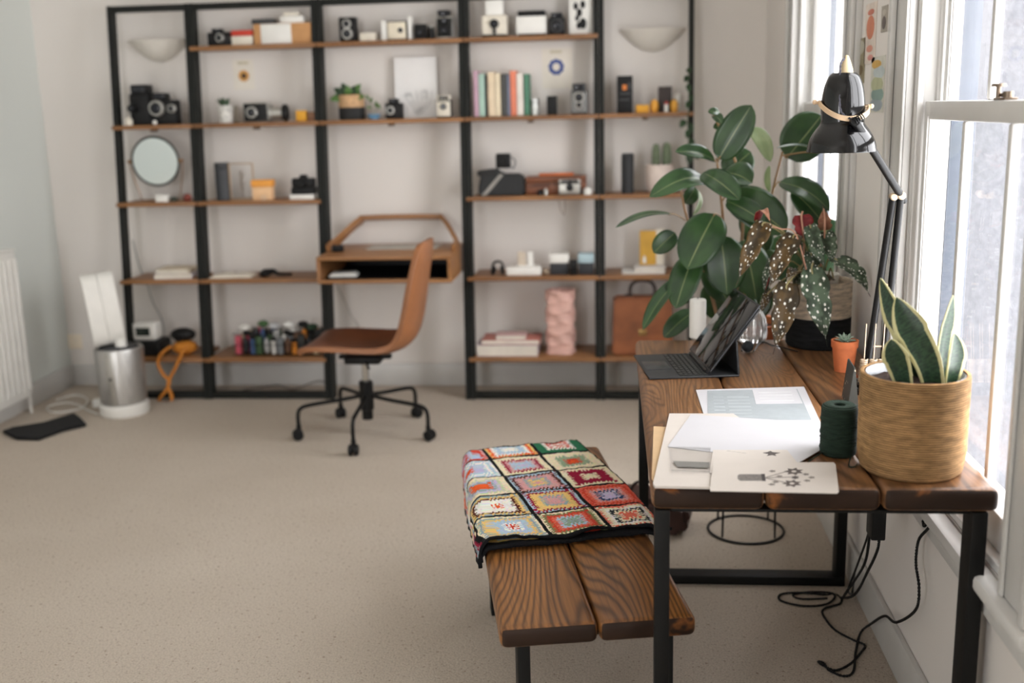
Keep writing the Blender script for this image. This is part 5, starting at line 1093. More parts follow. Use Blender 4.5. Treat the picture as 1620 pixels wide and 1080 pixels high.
# --- terracotta pot with succulent
q = onZ(1338, 590, ZT); t = thing('terracotta_pot', 'small terracotta pot with a spiky pale succulent near the desk lamp', 'plant', (q.x, q.y+.028, ZT)); s_ = .98*3.0/F
b = B(); R_ = 21*mpp(3.0); H_ = .088; lathe(b, [(0, 0), (R_*.72, 0), (R_*.93, H_*.78), (R_, H_*.78), (R_*1.03, H_), (R_*.9, H_), (R_*.86, H_*.85), (0, H_*.85)], seg=36); obj('pot', b, flat((204, 112, 66), .75, 0, .08, 40), t)
b = B(); lathe(b, [(R_*.85, H_*.87), (0, H_*.9)], seg=20); obj('soil', b, flat((56, 44, 36), .95), t)
random.seed(8); SC = flat((140, 158, 140), .6, 0, .15)
for k in range(22):
    a_ = k*2.4; el = .25+.9*(k/22); L = .034; d = V((cos(a_)*cos(el), sin(a_)*cos(el), sin(el))); b = B(); spikeleaf(b, V((0, 0, H_*.88)), V((0, 0, H_*.88))+d*L, .0035); obj('leaf', b, SC, t)
# --- standing dark card (tent) by the lamp
def tc():
    m, nt, p = nm('speckled_dark_card', .5); n_ = N(nt, 'ShaderNodeTexVoronoi'); n_.inputs['Scale'].default_value = 55; nt.links.new(coords(nt, rnd=False), n_.inputs[0]); nt.links.new(ramp(nt, n_.outputs[0], [(.12, lin((190, 180, 160))), (.2, lin((58, 60, 56)))]), p.inputs['Base Color']); return m
b = B(); prism(b, [(-.013, 0), (.013, 0), (.002, .10), (-.002, .10)], -.075, .025, bev=.001)
solo('tent_card', b, tc(), 'dark speckled standing tent card at the foot of the desk lamp', 'card', (.572, 2.705, ZT), RD(-3))
# ---------------------------------------------------------------- desk lamp
GBL = flat((12, 12, 13), .1, 0, .02); BRASS = flat((190, 168, 142), .4, .5)
LB = V((.655, 2.80, ZT)); t = thing('desk_lamp', 'glossy black spring-arm desk lamp with a tan leather band on its shade', 'lamp', tuple(LB))
b = B(); box(b, -.062, .062, -.062, .062, 0, .018, .006, seg=3); box(b, -.05, .05, -.05, .05, .0185, .032, .005, seg=3); cyl(b, (0, 0, .032), (0, 0, .05), .014); obj('base', b, GBL, t)
EL = onY(1425, 309, 2.70)-LB; EL2 = onY(1413, 311, 2.70)-LB; LO = onY(1396, 585, 2.80)-LB; LO2 = onY(1372, 585, 2.80)-LB
LO.z = max(LO.z, .06); LO2.z = LO.z
b = B(); prism(b, [(LO2.x-.008, .05), (LO.x+.008, .05), (LO.x+.008, LO.z+.03), (LO2.x-.008, LO.z+.01)], -.006, .006, bev=.001); obj('base_bracket', b, GBL, t)
for a_, c_ in ((LO, EL), (LO2+V((0, 0, .01)), EL2)):
    b = B(); cyl(b, a_, c_, .0088, .0088, 14); obj('lower_arm', b, BLACK, t)
b = B(); tw_ = (LO2-LO)*.5; 
for fz in (.5, .13):
    m0 = LO.lerp(EL, fz); m1 = LO2.lerp(EL2, fz); cyl(b, m0, m1, .003, .003, 10)
    ball(b, m0, .006); ball(b, m1, .006)
obj('cross_pin', b, BRASS, t)
def coil(b, p0, p1, R, r, n, seg=10):
    m_, L = axisM(p0, p1); pts = [m_ @ V((R*cos(2*pi*k/seg), R*sin(2*pi*k/seg), L*k/(n*seg))) for k in range(n*seg+1)]; tube(b, pts, r, 5)
for k, u_ in enumerate((1363, 1378, 1392)):
    p0 = onY(u_, 618, 2.735)-LB; p1 = onY(u_+4, 568, 2.735)-LB; p0.z = max(p0.z, .036); b = B(); coil(b, p0, p1, .0088, .0022, 12); tube(b, [p1, p1+V((.004, .01, .09))], .0014, 6); obj('spring', b, BRASS, t)
SC_ = onY(1328, 240, 2.60)-LB; ZR = SC_.z
NK = onY(1352, 192, 2.535)-LB
b = B(); cyl(b, EL, NK+(NK-EL).normalized()*.0, .0092, .0092, 14); e_ = EL+(EL-NK).normalized()*.025; cyl(b, EL, e_, .0075, .0075, 12); obj('upper_arm', b, BLACK, t)
b = B(); EB = EL.lerp(EL2, .5); cyl(b, EL+V((0, -.012, 0)), EL+V((0, .012, 0)), .010, .010, 16, 0, .002); cyl(b, EL2+V((0, -.012, 0)), EL2+V((0, .012, 0)), .009, .009, 16, 0, .002); box(b, EL2.x, EL.x, EB.y-.003, EB.y+.003, EB.z-.006, EB.z+.006, .001); obj('elbow', b, BRASS, t)
b = B(); coil(b, EL.lerp(LO, .03), EL.lerp(LO, .22), .0068, .0014, 22); obj('spring', b, BLACK, t)
b = B(); X0 = V((SC_.x+.004, SC_.y, ZR)); prof = [(.0785, 0), (.0795, .001), (.0790, .004)]+[(v_.x, v_.y) for v_ in smooth([V(q_) for q_ in ((.078, .008, 0), (.075, .022, 0), (.069, .036, 0), (.060, .050, 0), (.0525, .060, 0), (.0485, .068, 0), (.0488, .085, 0), (.0492, .104, 0), (.0468, .128, 0), (.0420, .152, 0), (.0350, .170, 0))], 4)]+[(.0305, .175), (.027, .178), (0, .179)]
lathe(b, [(r_-.0015, z_) for r_, z_ in prof[:-4]], tuple(X0), seg=56, mat=1)
lathe(b, prof, tuple(X0), seg=56); obj('lamp_shade', b, [GBL, flat((225, 225, 222), .4)], t)
b = B(); lathe(b, [(.0165, .178), (.0150, .186), (.0085, .205), (.004, .216), (0, .218)], (X0.x+.004, X0.y, X0.z), seg=20); obj('shade_cap', b, flat((204, 184, 148), .5), t)
b = B()
with Sub(b, 0) as tb:
    n = 48; rows = []
    for k in range(n):
        a_ = 2*pi*k/n; R_ = .0525+.004*(cos(a_) > .5); z_ = .106-.006*cos(a_)-.030*max(0, -sin(a_))**1.3
        rows.append([tb.verts.new((X0.x+R_*cos(a_), X0.y+R_*sin(a_), ZR+z_-.006)), tb.verts.new((X0.x+(R_+.003)*cos(a_), X0.y+(R_+.003)*sin(a_), ZR+z_-.006)), tb.verts.new((X0.x+(R_+.003)*cos(a_), X0.y+(R_+.003)*sin(a_), ZR+z_+.006)), tb.verts.new((X0.x+R_*cos(a_), X0.y+R_*sin(a_), ZR+z_+.006))])
    for k in range(n):
        for j in range(4): tb.faces.new((rows[k][j], rows[k][(j+1) % 4], rows[(k+1) % n][(j+1) % 4], rows[(k+1) % n][j]))
    bmesh.ops.recalc_face_normals(tb, faces=tb.faces[:])
for s in (-1, 1): cyl(b, (X0.x+s*.048, X0.y, ZR+.105-s*.006), (X0.x+s*.064, X0.y, ZR+.108-s*.006), .0035); ball(b, (X0.x+s*.064, X0.y, ZR+.108-s*.006), .0055)
obj('leather_band', b, flat((214, 184, 150), .6, 0, .08), t)
b = B(); c0 = V((X0.x, X0.y, ZR)); P_ = smooth([c0+V((.004, 0, .214)), c0+V((-.010, -.012, .200)), c0+V((-.014, -.026, .176)), c0+V((-.016, -.042, .13)), c0+V((-.014, -.048, .095)), c0+V((.002, -.054, .078)), NK+V((0, -.008, .008))], 8)
for ph in (0, pi):
    tube(b, [p_+V((cos(k*1.1+ph)*.0014, 0, sin(k*1.1+ph)*.0014)) for k, p_ in enumerate(P_)], .0013, 6)
obj('twisted_cord', b, flat((70, 68, 78), .7, 0, .3, 300), t)
b = B(); coil(b, NK+V((-.004, -.01, 0)), NK+V((.016, -.008, .012)), .007, .0015, 5); obj('spring', b, BLACK, t)
b = B(); cyl(b, NK, V((X0.x+.03, X0.y-.03, ZR+.072)), .007); cyl(b, NK+V((0, -.01, 0)), NK+V((0, .01, 0)), .010); obj('shade_joint', b, BLACK, t)

# ================================================================ JUTE POT WITH SNAKE PLANT
t = thing('snake_plant', 'snake plant with yellow-edged leaves in a round jute basket at the near table corner', 'plant', (.589, 2.175, ZT))
JUTE = twine('jute_rope', (196, 156, 110), 66, bmp=1.)
b = B(); R_ = .106; H_ = .203; prof = [(0, 0), (R_*.88, 0), (R_*.94, .006)]; nr = 40
for k in range(nr):
    z_ = .008+(H_-.010)*k/nr; rr = R_*(.955+.045*min(1, k/8)); prof += [(rr-.0018, z_), (rr, z_+.0024)]
prof += [(R_-.001, H_), (R_-.008, H_), (R_-.009, H_-.02)]
lathe(b, prof, seg=72)
for v in b.verts: n__ = MN.noise(v.co*28); v.co.x *= 1+.008*n__; v.co.y *= 1+.008*n__
obj('jute_basket', b, JUTE, t, 80)
b = B(); lathe(b, [(R_-.0095, H_-.003), (R_-.011, H_-.001), (R_-.014, H_-.003), (R_-.018, H_-.04), (R_-.018, H_-.07)], seg=64); 
for v in b.verts: v.co.z += .002*MN.noise(v.co*60)
obj('liner', b, flat((168, 170, 174), .25, .1, .05), t, 80)
b = B(); lathe(b, [(R_-.019, H_-.020), (R_*.5, H_-.012), (0, H_-.008)], seg=40)
bmesh.ops.subdivide_edges(b, edges=b.edges[:], cuts=2)
for v in b.verts: v.co.z += .004*MN.noise(v.co*90)
obj('soil', b, flat((62, 46, 38), .95, 0, .3, 120, .6), t, 80)
def snakemat():
    m, nt, p = nm('snake_leaf', .38, 0); tc_ = N(nt, 'ShaderNodeTexCoord'); sp = N(nt, 'ShaderNodeSeparateXYZ'); nt.links.new(tc_.outputs['UV'], sp.inputs[0])
    a = N(nt, 'ShaderNodeMath', operation='SUBTRACT'); a.inputs[1].default_value = .5; nt.links.new(sp.outputs[0], a.inputs[0]); ab = N(nt, 'ShaderNodeMath', operation='ABSOLUTE'); nt.links.new(a.outputs[0], ab.inputs[0])
    n_ = N(nt, 'ShaderNodeTexNoise'); n_.inputs['Scale'].default_value = 3.; n_.inputs['Detail'].default_value = 4; mp = N(nt, 'ShaderNodeMapping'); mp.inputs['Scale'].default_value = (1.5, 14, 1); nt.links.new(tc_.outputs['UV'], mp.inputs[0]); nt.links.new(mp.outputs[0], n_.inputs[0])
    g = ramp(nt, n_.outputs[0], [(.38, lin((20, 42, 30))), (.6, lin((48, 76, 50)))])
    ad = N(nt, 'ShaderNodeMath', operation='MULTIPLY_ADD'); ad.inputs[1].default_value = .05; nt.links.new(n_.outputs[0], ad.inputs[0]); nt.links.new(ab.outputs[0], ad.inputs[2])
    e = ramp(nt, ad.outputs[0], [(.395, (0, 0, 0, 1)), (.41, (1, 1, 1, 1))])
    nt.links.new(mixc(nt, e, g, lin((204, 198, 146))), p.inputs['Base Color']); return m
SN = snakemat()
def plx(u_, v_, Y): return onY(u_, v_, Y)-V((.589, 2.175, ZT))
sprof = lambda t_: (min(1, .62+.5*sin(pi*min(1, t_*1.25)*.5)) if t_ < .55 else max(0.02, 1.1*(1-((t_-.55)/.45)**1.7)))
def strapleaf(pts, wd, nrm, name='leaf', mats=None, parent=None, cup=.25, prof=None, twist=0):
    P = smooth(pts, 6); b = B(); uvl = b.loops.layers.uv.verify(); nv = 8; g = []; prof = prof or sprof; n = len(P); N0 = V(nrm).normalized()
    for i, p in enumerate(P):
        d = (P[min(i+1, n-1)]-P[max(i-1, 0)]).normalized(); a_ = twist*i/n; nn = (N0-d*N0.dot(d)).normalized(); s = d.cross(nn).normalized(); s, nn = s*cos(a_)+nn*sin(a_), nn*cos(a_)-s*sin(a_)
        w_ = wd*.5*prof(i/(n-1)); g.append([b.verts.new(p+s*(w_*q_)+nn*(cup*w_*abs(q_)**1.6)) for q_ in [-1+2*j/nv for j in range(nv+1)]])
    for i in range(n-1):
        for j in range(nv):
            f = b.faces.new((g[i][j], g[i+1][j], g[i+1][j+1], g[i][j+1]))
            for l, (ii, jj) in zip(f.loops, ((i, j), (i+1, j), (i+1, j+1), (i, j+1))): l[uvl].uv = (jj/nv, ii/(n-1))
    return leafobj(name, b, mats, parent, .0022)
m1 = .00128     # metres per photo pixel at the pot
strapleaf([plx(1462, 618, 2.17), plx(1450, 570, 2.16), plx(1428, 520, 2.16), plx(1408, 480, 2.18), plx(1393, 440, 2.22)], .052, (-.75, -.6, .2), mats=[SN], parent=t, twist=.2)
strapleaf([plx(1478, 618, 2.14), plx(1468, 575, 2.13), plx(1448, 535, 2.13), plx(1430, 500, 2.14), plx(1418, 470, 2.15)], .060, (-.2, -1, .35), mats=[SN], parent=t)
strapleaf([plx(1432, 616, 2.13), plx(1424, 585, 2.12), plx(1414, 556, 2.11), plx(1410, 536, 2.11)], .046, (-.35, -1, .2), mats=[SN], parent=t)
strapleaf([plx(1488, 620, 2.19), plx(1488, 580, 2.19), plx(1494, 530, 2.20), plx(1502, 495, 2.2), plx(1508, 467, 2.21)], .040, (.5, -1, .1), mats=[SN], parent=t, twist=-.3)
strapleaf([plx(1500, 622, 2.15), plx(1506, 590, 2.15), plx(1512, 555, 2.15), plx(1510, 527, 2.16)], .046, (.6, -1, .1), mats=[SN], parent=t)
strapleaf([plx(1450, 618, 2.21), plx(1444, 580, 2.22), plx(1432, 545, 2.23), plx(1425, 515, 2.24)], .040, (.1, -1, .3), mats=[SN], parent=t)

# ================================================================ BEGONIA IN TWO-TONE BASKET
BP = V((.606, 3.345, ZT)); t = thing('spotted_begonia', 'begonia with white-spotted leaves in a cream and black basket on the table', 'plant', tuple(BP))
R_ = .098; H_ = .205; b = B(); CRB = twine('cream_rope', (240, 226, 206), 75, .8); BKB = twine('black_rope', (44, 46, 48), 75)
lathe(b, [(0, 0), (R_*.93, 0), (R_*.99, .008), (R_, .03), (R_, H_*.46)], seg=56, mat=1); lathe(b, [(R_, H_*.46), (R_*1.0, H_-.004), (R_*.985, H_), (R_*.95, H_-.003), (R_*.93, H_-.05)], seg=56); obj('basket', b, [CRB, BKB], t, 60)
b = B(); lathe(b, [(R_*.94, H_-.035), (0, H_-.03)], seg=36); obj('soil', b, flat((84, 66, 52), .95, 0, .25, 90, .4), t)
b = B(); lathe(b, [(R_*.62, H_-.03), (R_*.66, H_+.012), (R_*.62, H_+.012), (R_*.58, H_-.03)], (-.0, .035, 0), seg=36); obj('inner_pot', b, WHITE, t)
def begmat(name, g1, g2, spots=True):
    m, nt, p = nm(name, .5, 0, .3); tc_ = N(nt, 'ShaderNodeTexCoord'); mp = N(nt, 'ShaderNodeMapping'); mp.inputs['Scale'].default_value = (6.5, 15, 1); nt.links.new(tc_.outputs['UV'], mp.inputs[0])
    oi = N(nt, 'ShaderNodeObjectInfo'); cx_ = N(nt, 'ShaderNodeCombineXYZ'); ml = N(nt, 'ShaderNodeMath', operation='MULTIPLY'); ml.inputs[1].default_value = 9; nt.links.new(oi.outputs['Random'], ml.inputs[0]); nt.links.new(ml.outputs[0], cx_.inputs[0]); nt.links.new(ml.outputs[0], cx_.inputs[1]); nt.links.new(cx_.outputs[0], mp.inputs['Location'])
    vo = N(nt, 'ShaderNodeTexVoronoi'); vo.inputs['Scale'].default_value = 1.; vo.inputs['Randomness'].default_value = .75; nt.links.new(mp.outputs[0], vo.inputs[0])
    n_ = N(nt, 'ShaderNodeTexNoise'); n_.inputs['Scale'].default_value = .35; nt.links.new(mp.outputs[0], n_.inputs[0])
    base = ramp(nt, n_.outputs[0], [(.42, lin(g1)), (.58, lin(g2))])
    f = ramp(nt, vo.outputs['Distance'], [(.27, (1, 1, 1, 1)), (.33, (0, 0, 0, 1))]); nt.links.new(mixc(nt, f, base, lin((222, 220, 210))) if spots else base, p.inputs['Base Color']); return m
BG = begmat('spotted_green_leaf', (44, 56, 40), (78, 94, 74)); BBR = begmat('spotted_olive_leaf', (48, 38, 20), (82, 62, 30)); BRD = begmat('maroon_leaf', (96, 22, 26), (120, 34, 34), False); BPK = begmat('bronze_leaf', (142, 96, 76), (160, 116, 92), False)
bprof = lambda t_: max(0.0, (sin(pi*min(1, t_*1.0+.12)**.75)))**.8*(1-.22*math.exp(-((t_-.38)/.07)**2)) if t_ < .995 else 0
def bleaf(u0, v0, u1, v1, wpx, Y0, Y1, mats, nrm=(0, -1, .25), bend=.1, wave=.022, fold=.25, twist=0):
    p0 = onY(u0, v0, Y0)-BP; p1 = onY(u1, v1, Y1)-BP; b = B()
    leafmesh(b, p0, p1, wpx*mpp((Y0+Y1)/2)*1.12, nrm, bend, fold, 24, 8, bprof, wave, 0, True, twist=twist); leafobj('leaf', b, mats, t)
    b = B(); root = V((random.uniform(-.02, .02), random.uniform(-.02, .02), H_-.03)); mid = root.lerp(p0, .55)+V((0, 0, .045)); tube(b, smooth([root, mid, p0, p0.lerp(p1, .12)], 6), [.0026]*19, 6); obj('stalk', b, flat((150, 140, 96), .5, 0, .15), t)
random.seed(30)
BR_ = [BBR, BRD]; GR_ = [BG, BRD]
bleaf(1211, 352, 1164, 452, 31, 3.22, 3.14, BR_, (-.2, -1, .4))
bleaf(1258, 371, 1214, 464, 33, 3.24, 3.16, BR_, (-.5, -1, .2), twist=.3)
bleaf(1232, 400, 1208, 470, 20, 3.26, 3.2, GR_, (-.9, -.6, .2))
bleaf(1247, 447, 1223, 561, 40, 3.17, 3.10, BR_, (.1, -1, .3), .06)
bleaf(1284, 425, 1309, 548, 41, 3.18, 3.12, GR_, (-.2, -1, .35), .1)
bleaf(1322, 410, 1377, 470, 32, 3.24, 3.18, GR_, (.3, -.8, .8), .16)
bleaf(1306, 366, 1317, 424, 25, 3.30, 3.24, GR_, (0, -1, .3))
bleaf(1281, 356, 1308, 430, 24, 3.28, 3.22, GR_, (-.4, -1, .2))
bleaf(1268, 340, 1273, 386, 30, 3.30, 3.28, [BRD, BRD], (0, -1, .2), .08)
bleaf(1303, 364, 1302, 326, 22, 3.32, 3.30, [BPK, BRD], (0, -1, -.1), .2)
bleaf(1284, 400, 1272, 450, 26, 3.27, 3.24, GR_, (.3, -1, .3))
bleaf(1264, 372, 1268, 402, 12, 3.3, 3.28, GR_, (.4, -1, .2))
bleaf(1296, 432, 1304, 462, 18, 3.24, 3.2, BR_, (.3, -1, .5))
bleaf(1262, 430, 1240, 446, 20, 3.25, 3.18, BR_, (0, -.7, 1), .2)
bleaf(1219, 420, 1211, 464, 10, 3.3, 3.28, [BRD, BRD], (-.6, -1, 0))
bleaf(1217, 462, 1203, 498, 14, 3.2, 3.16, BR_, (-.4, -1, 0))
bleaf(1198, 350, 1221, 358, 16, 3.24, 3.18, [BPK, BRD], (0, -.4, 1), .6)
bleaf(1262, 425, 1253, 462, 18, 3.3, 3.27, GR_, (.5, -1, .2))
bleaf(1318, 440, 1292, 452, 14, 3.28, 3.24, BR_, (0, -.8, .8), .2)
b = B(); P_ = [onY(u_, v_, 3.28)-BP for u_, v_ in ((1284, 455), (1272, 420), (1272, 380), (1268, 345), (1270, 334))]; tube(b, smooth(P_, 5), .003, 6); P_ = [onY(u_, v_, 3.28)-BP for u_, v_ in ((1290, 455), (1302, 400), (1305, 350), (1303, 330))]; tube(b, smooth(P_, 5), .0026, 6)
P_ = [onY(u_, v_, 3.22)-BP for u_, v_ in ((1282, 455), (1260, 372), (1235, 362), (1212, 356))]; tube(b, smooth(P_, 5), .0022, 6); obj('stem', b, flat((188, 140, 116), .5, 0, .15), t)

# ================================================================ RUBBER PLANT ON A WIRE STAND
RP = V((.440, 3.69, 0))
t = thing('plant_stand', 'black wire ring plant stand on the carpet beyond the table', 'plant stand', tuple(RP)); b = B()
tube(b, [(.133*cos(a_*pi/24), .133*sin(a_*pi/24), .005) for a_ in range(48)], .0045, 8, closed=True)
obj('floor_ring', b, BLACK, t)
b = B(); tube(b, [(.120*cos(a_*pi/24), .120*sin(a_*pi/24), .50) for a_ in range(48)], .0045, 8, closed=True); obj('top_ring', b, BLACK, t)
b = B(); tube(b, [(.07*cos(a_*pi/24), .07*sin(a_*pi/24), .50) for a_ in range(48)], .0035, 8, closed=True); obj('inner_ring', b, BLACK, t)
for k in range(4):
    a_ = pi/4+k*pi/2; b = B(); tube(b, [(.128*cos(a_), .128*sin(a_), .01), (.118*cos(a_), .118*sin(a_), .497)], .004, 8); tube(b, [(.118*cos(a_), .118*sin(a_), .5), (.068*cos(a_), .068*sin(a_), .5)], .0035, 6); obj('rod', b, BLACK, t)
t = thing('rubber_plant', 'tall rubber plant with big dark green leaves in a terracotta pot behind the tablet', 'plant', (RP.x, RP.y, .506))
OR_ = V((RP.x, RP.y, .506))
b = B(); lathe(b, [(0, 0), (.085, 0), (.112, .22), (.118, .22), (.122, .262), (.108, .262), (.104, .23), (0, .23)], seg=48); obj('pot', b, flat((188, 104, 62), .7, 0, .08, 30), t)
b = B(); lathe(b, [(.105, .235), (0, .242)], seg=30); obj('soil', b, flat((52, 40, 32), .95, 0, .2, 60), t)
def rubmat(name, c1, c2, vein=True, rough=.28):
    m, nt, p = nm(name, rough); tc_ = N(nt, 'ShaderNodeTexCoord'); sp = N(nt, 'ShaderNodeSeparateXYZ'); nt.links.new(tc_.outputs['UV'], sp.inputs[0])
    a = N(nt, 'ShaderNodeMath', operation='SUBTRACT'); a.inputs[1].default_value = .5; nt.links.new(sp.outputs[0], a.inputs[0]); ab = N(nt, 'ShaderNodeMath', operation='ABSOLUTE'); nt.links.new(a.outputs[0], ab.inputs[0])
    n_ = N(nt, 'ShaderNodeTexNoise'); n_.inputs['Scale'].default_value = 2.5; nt.links.new(coords(nt, kind='UV'), n_.inputs[0])
    base = ramp(nt, n_.outputs[0], [(.35, lin(c1)), (.65, lin(c2))])
    f = ramp(nt, ab.outputs[0], [(.008, (.8, .8, .8, 1)), (.022, (0, 0, 0, 1))]); nt.links.new(mixc(nt, f, base, lin((140, 150, 104))), p.inputs['Base Color'])
    w_ = N(nt, 'ShaderNodeTexWave'); w_.bands_direction = 'Y'; w_.inputs['Scale'].default_value = 9; w_.inputs['Distortion'].default_value = .6; nt.links.new(tc_.outputs['UV'], w_.inputs[0]); bump(nt, p, w_.outputs[0], .08, .002)
    return m
RG = rubmat('rubber_leaf', (36, 62, 36), (52, 82, 44)); RU = rubmat('rubber_leaf_underside', (122, 140, 98), (142, 156, 116), rough=.5)
rprof = lambda t_: (max(0, 1-abs(2*t_**.92-1)**2.3))**.62*(1 if t_ < .93 else 1-.35*(t_-.93)/.07)
def rleaf(u0, v0, u1, v1, wpx, Y0, Y1, nrm=(0, -1, .45), bend=.1, fold=.12, twist=0, stem=None, under=False):
    p0 = onY(u0, v0, Y0)-OR_; p1 = onY(u1, v1, Y1)-OR_; b = B()
    leafmesh(b, p0, p1, wpx*mpp((Y0+Y1)/2)*1.13, nrm, bend, fold, 18, 8, rprof, 0, 0, True, twist=twist); leafobj('leaf', b, [RU, RG] if under else [RG, RU], t, .0012)
    if stem is not None:
        ps = onY(stem[0], stem[1], 3.69)-OR_; b = B(); tube(b, smooth([ps, ps.lerp(p0, .5)+V((0, 0, .004)), p0, p0.lerp(p1, .06)], 5), .0028, 7); obj('leaf_stalk', b, flat((150, 120, 84), .5), t)
for pts in (((1152, 520), (1148, 420), (1143, 335), (1138, 290), (1134, 250)), ((1166, 520), (1185, 440), (1210, 360), (1223, 300), (1238, 240)), ((1140, 520), (1118, 440), (1095, 370), (1083, 330), (1076, 292)), ((1128, 182), (1136, 196), (1165, 260), (1175, 330), (1172, 400), (1160, 500))):
    b = B(); P_ = smooth([onY(u_, v_, 3.69)-OR_ for u_, v_ in pts], 6); 
    (P_.reverse() if pts[0][1] < pts[-1][1] else None)
    if P_[0].z > .235: P_ = [V((P_[0].x*.6, 0, .236))]+P_
    tube(b, P_, [.0065-.003*i/len(P_) for i in range(len(P_))], 8); obj('stem', b, flat((150, 116, 84), .6, 0, .15), t)
random.seed(77)
rleaf(1137, 252, 1189, 166, 46, 3.68, 3.66, (-.2, -1, .15), .04, stem=(1136, 256))
rleaf(1131, 254, 1068, 240, 27, 3.66, 3.58, (0, -.75, .7), .1, .3, stem=(1136, 262))
rleaf(1119, 287, 1027, 312, 36, 3.66, 3.52, (0, -.9, .7), .2, .18, stem=(1139, 296))
rleaf(1112, 273, 1170, 316, 38, 3.62, 3.5, (-.3, -.6, .9), .08, .2)
rleaf(1142, 275, 1190, 290, 50, 3.66, 3.60, (.1, -.8, .8), .15, .15)
rleaf(1153, 305, 1244, 368, 60, 3.66, 3.58, (.1, -1, .5), .08, .12, stem=(1143, 318))
rleaf(1150, 318, 1210, 352, 34, 3.6, 3.52, (-.2, -.8, .8), .06, .25)
rleaf(1186, 202, 1219, 256, 24, 3.70, 3.62, (.4, -.8, -.5), .22, .1, under=True)
rleaf(1165, 194, 1128, 202, 18, 3.72, 3.70, (0, -.8, .6), .05)
rleaf(1146, 276, 1188, 240, 44, 3.74, 3.78, (0, -1, .2), .05)
rleaf(1131, 338, 1087, 426, 62, 3.60, 3.46, (-.15, -1, .4), .05, .10, stem=(1142, 345))
rleaf(1063, 338, 974, 360, 17, 3.62, 3.50, (0, -.35, 1), .09, .15, stem=(1084, 348))
rleaf(1068, 368, 1034, 400, 30, 3.64, 3.60, (-.1, -1, .3), .06)
rleaf(1083, 322, 1100, 296, 22, 3.70, 3.72, (.3, -1, .1), .1, .3)
rleaf(1104, 300, 1096, 340, 14, 3.68, 3.64, (.9, -.5, 0), .15, .3, under=True)
rleaf(1140, 372, 1150, 466, 62, 3.64, 3.56, (.1, -1, .3), .06, .1)
rleaf(1175, 380, 1196, 474, 58, 3.66, 3.58, (.3, -1, .3), .06, .12)
rleaf(1098, 402, 1069, 488, 44, 3.56, 3.46, (-.25, -1, .3), .05, .12)
rleaf(1116, 398, 1098, 430, 34, 3.64, 3.60, (-.4, -1, .5), .06)
rleaf(1082, 436, 1017, 522, 24, 3.56, 3.44, (-.6, -.9, .3), .10, .3)
rleaf(1098, 492, 1050, 534, 30, 3.62, 3.58, (-.2, -.9, .6), .08, .2)
rleaf(1118, 420, 1152, 478, 40, 3.70, 3.66, (.1, -1, .2), .06)
rleaf(1108, 372, 1148, 398, 40, 3.76, 3.78, (0, -1, .3), .06)
rleaf(1200, 400, 1234, 442, 44, 3.76, 3.72, (.1, -1, .4), .06)
rleaf(1180, 330, 1212, 400, 44, 3.78, 3.76, (0, -1, .4), .06)
rleaf(1244, 250, 1300, 182, 62, 3.70, 3.74, (.2, -1, .3), .06, .08, stem=(1237, 246))
rleaf(1300, 240, 1229, 234, 13, 3.70, 3.60, (0, -.3, 1), .07, .3, stem=(1240, 246))
rleaf(1232, 288, 1313, 334, 40, 3.66, 3.60, (.1, -.7, .8), .14, .2, stem=(1226, 296))
rleaf(1252, 300, 1308, 362, 34, 3.64, 3.66, (.3, -1, .1), .1, .1)
rleaf(1217, 262, 1218, 304, 12, 3.70, 3.66, (-.8, -.6, .1), .1, .1, under=True)
rleaf(1300, 345, 1330, 440, 56, 3.80, 3.78, (.1, -1, .3), .06)
rleaf(1230, 372, 1256, 452, 50, 3.80, 3.78, (.1, -1, .3), .06)
rleaf(1290, 360, 1268, 420, 50, 3.82, 3.80, (0, -1, .3), .06)
rleaf(1160, 450, 1186, 508, 40, 3.74, 3.72, (.2, -1, .3), .06)
rleaf(1124, 446, 1136, 506, 40, 3.74, 3.72, (0, -1, .3), .06)
rleaf(1210, 450, 1196, 505, 36, 3.78, 3.76, (-.1, -1, .3), .06)
rleaf(1170, 345, 1200, 300, 40, 3.78, 3.80, (0, -1, .3), .06)
rleaf(1130, 181, 1142, 196, 14, 3.7, 3.66, (0, -1, .5), .1, .3)
rleaf(1138, 178, 1120, 177, 12, 3.7, 3.68, (0, -1, .5), .1, .2)

# ================================================================ PIER CARDS, CABLES, BAG
def pier_card(px, label, base, blobs):
    P = [onX(u_, v_, XR-.001) for u_, v_ in px]; c = sum(P, V())/4; t = thing('postcard', label, 'postcard', (XR-.0015, c.y, c.z), group='postcards on the window pier'); b = B()
    ys_ = [p.y-c.y for p in P]; zs = [p.z-c.z for p in P]; y0, y1, z0, z1 = min(ys_), max(ys_), min(zs), max(zs); w_, h_ = y1-y0, z1-z0
    box(b, -.0008, .0008, y0, y1, z0, z1); obj('card', b, flat(base, .6, 0, .08, 30), t)
    for (fy, fz, ry, rz_, col) in blobs:
        b = B(); ball(b, (-.0012, y0+fy*w_, z0+fz*h_), 1, (.0006, ry*w_, rz_*h_), seg=14)
        bmesh.ops.transform(b, matrix=MX.Identity(4), verts=b.verts[:]); obj('printed_shape', b, flat(col, .6, 0, .1), t)
pier_card([(1371, 8), (1388, 12), (1380, 100), (1368, 98)], 'tall pink and white postcard with a coral oval on the pier between windows', (222, 208, 196), [(.5, .6, .36, .2, (206, 128, 98)), (.5, .25, .3, .06, (214, 150, 130)), (.5, .85, .3, .05, (200, 120, 100)), (.4, .1, .25, .05, (216, 150, 140))])
pier_card([(1359, 62), (1370, 62), (1362, 132), (1352, 130)], 'narrow dark olive landscape postcard, leftmost on the pier', (146, 136, 108), [(.5, .8, .45, .16, (180, 176, 160)), (.5, .3, .4, .12, (110, 92, 60))])
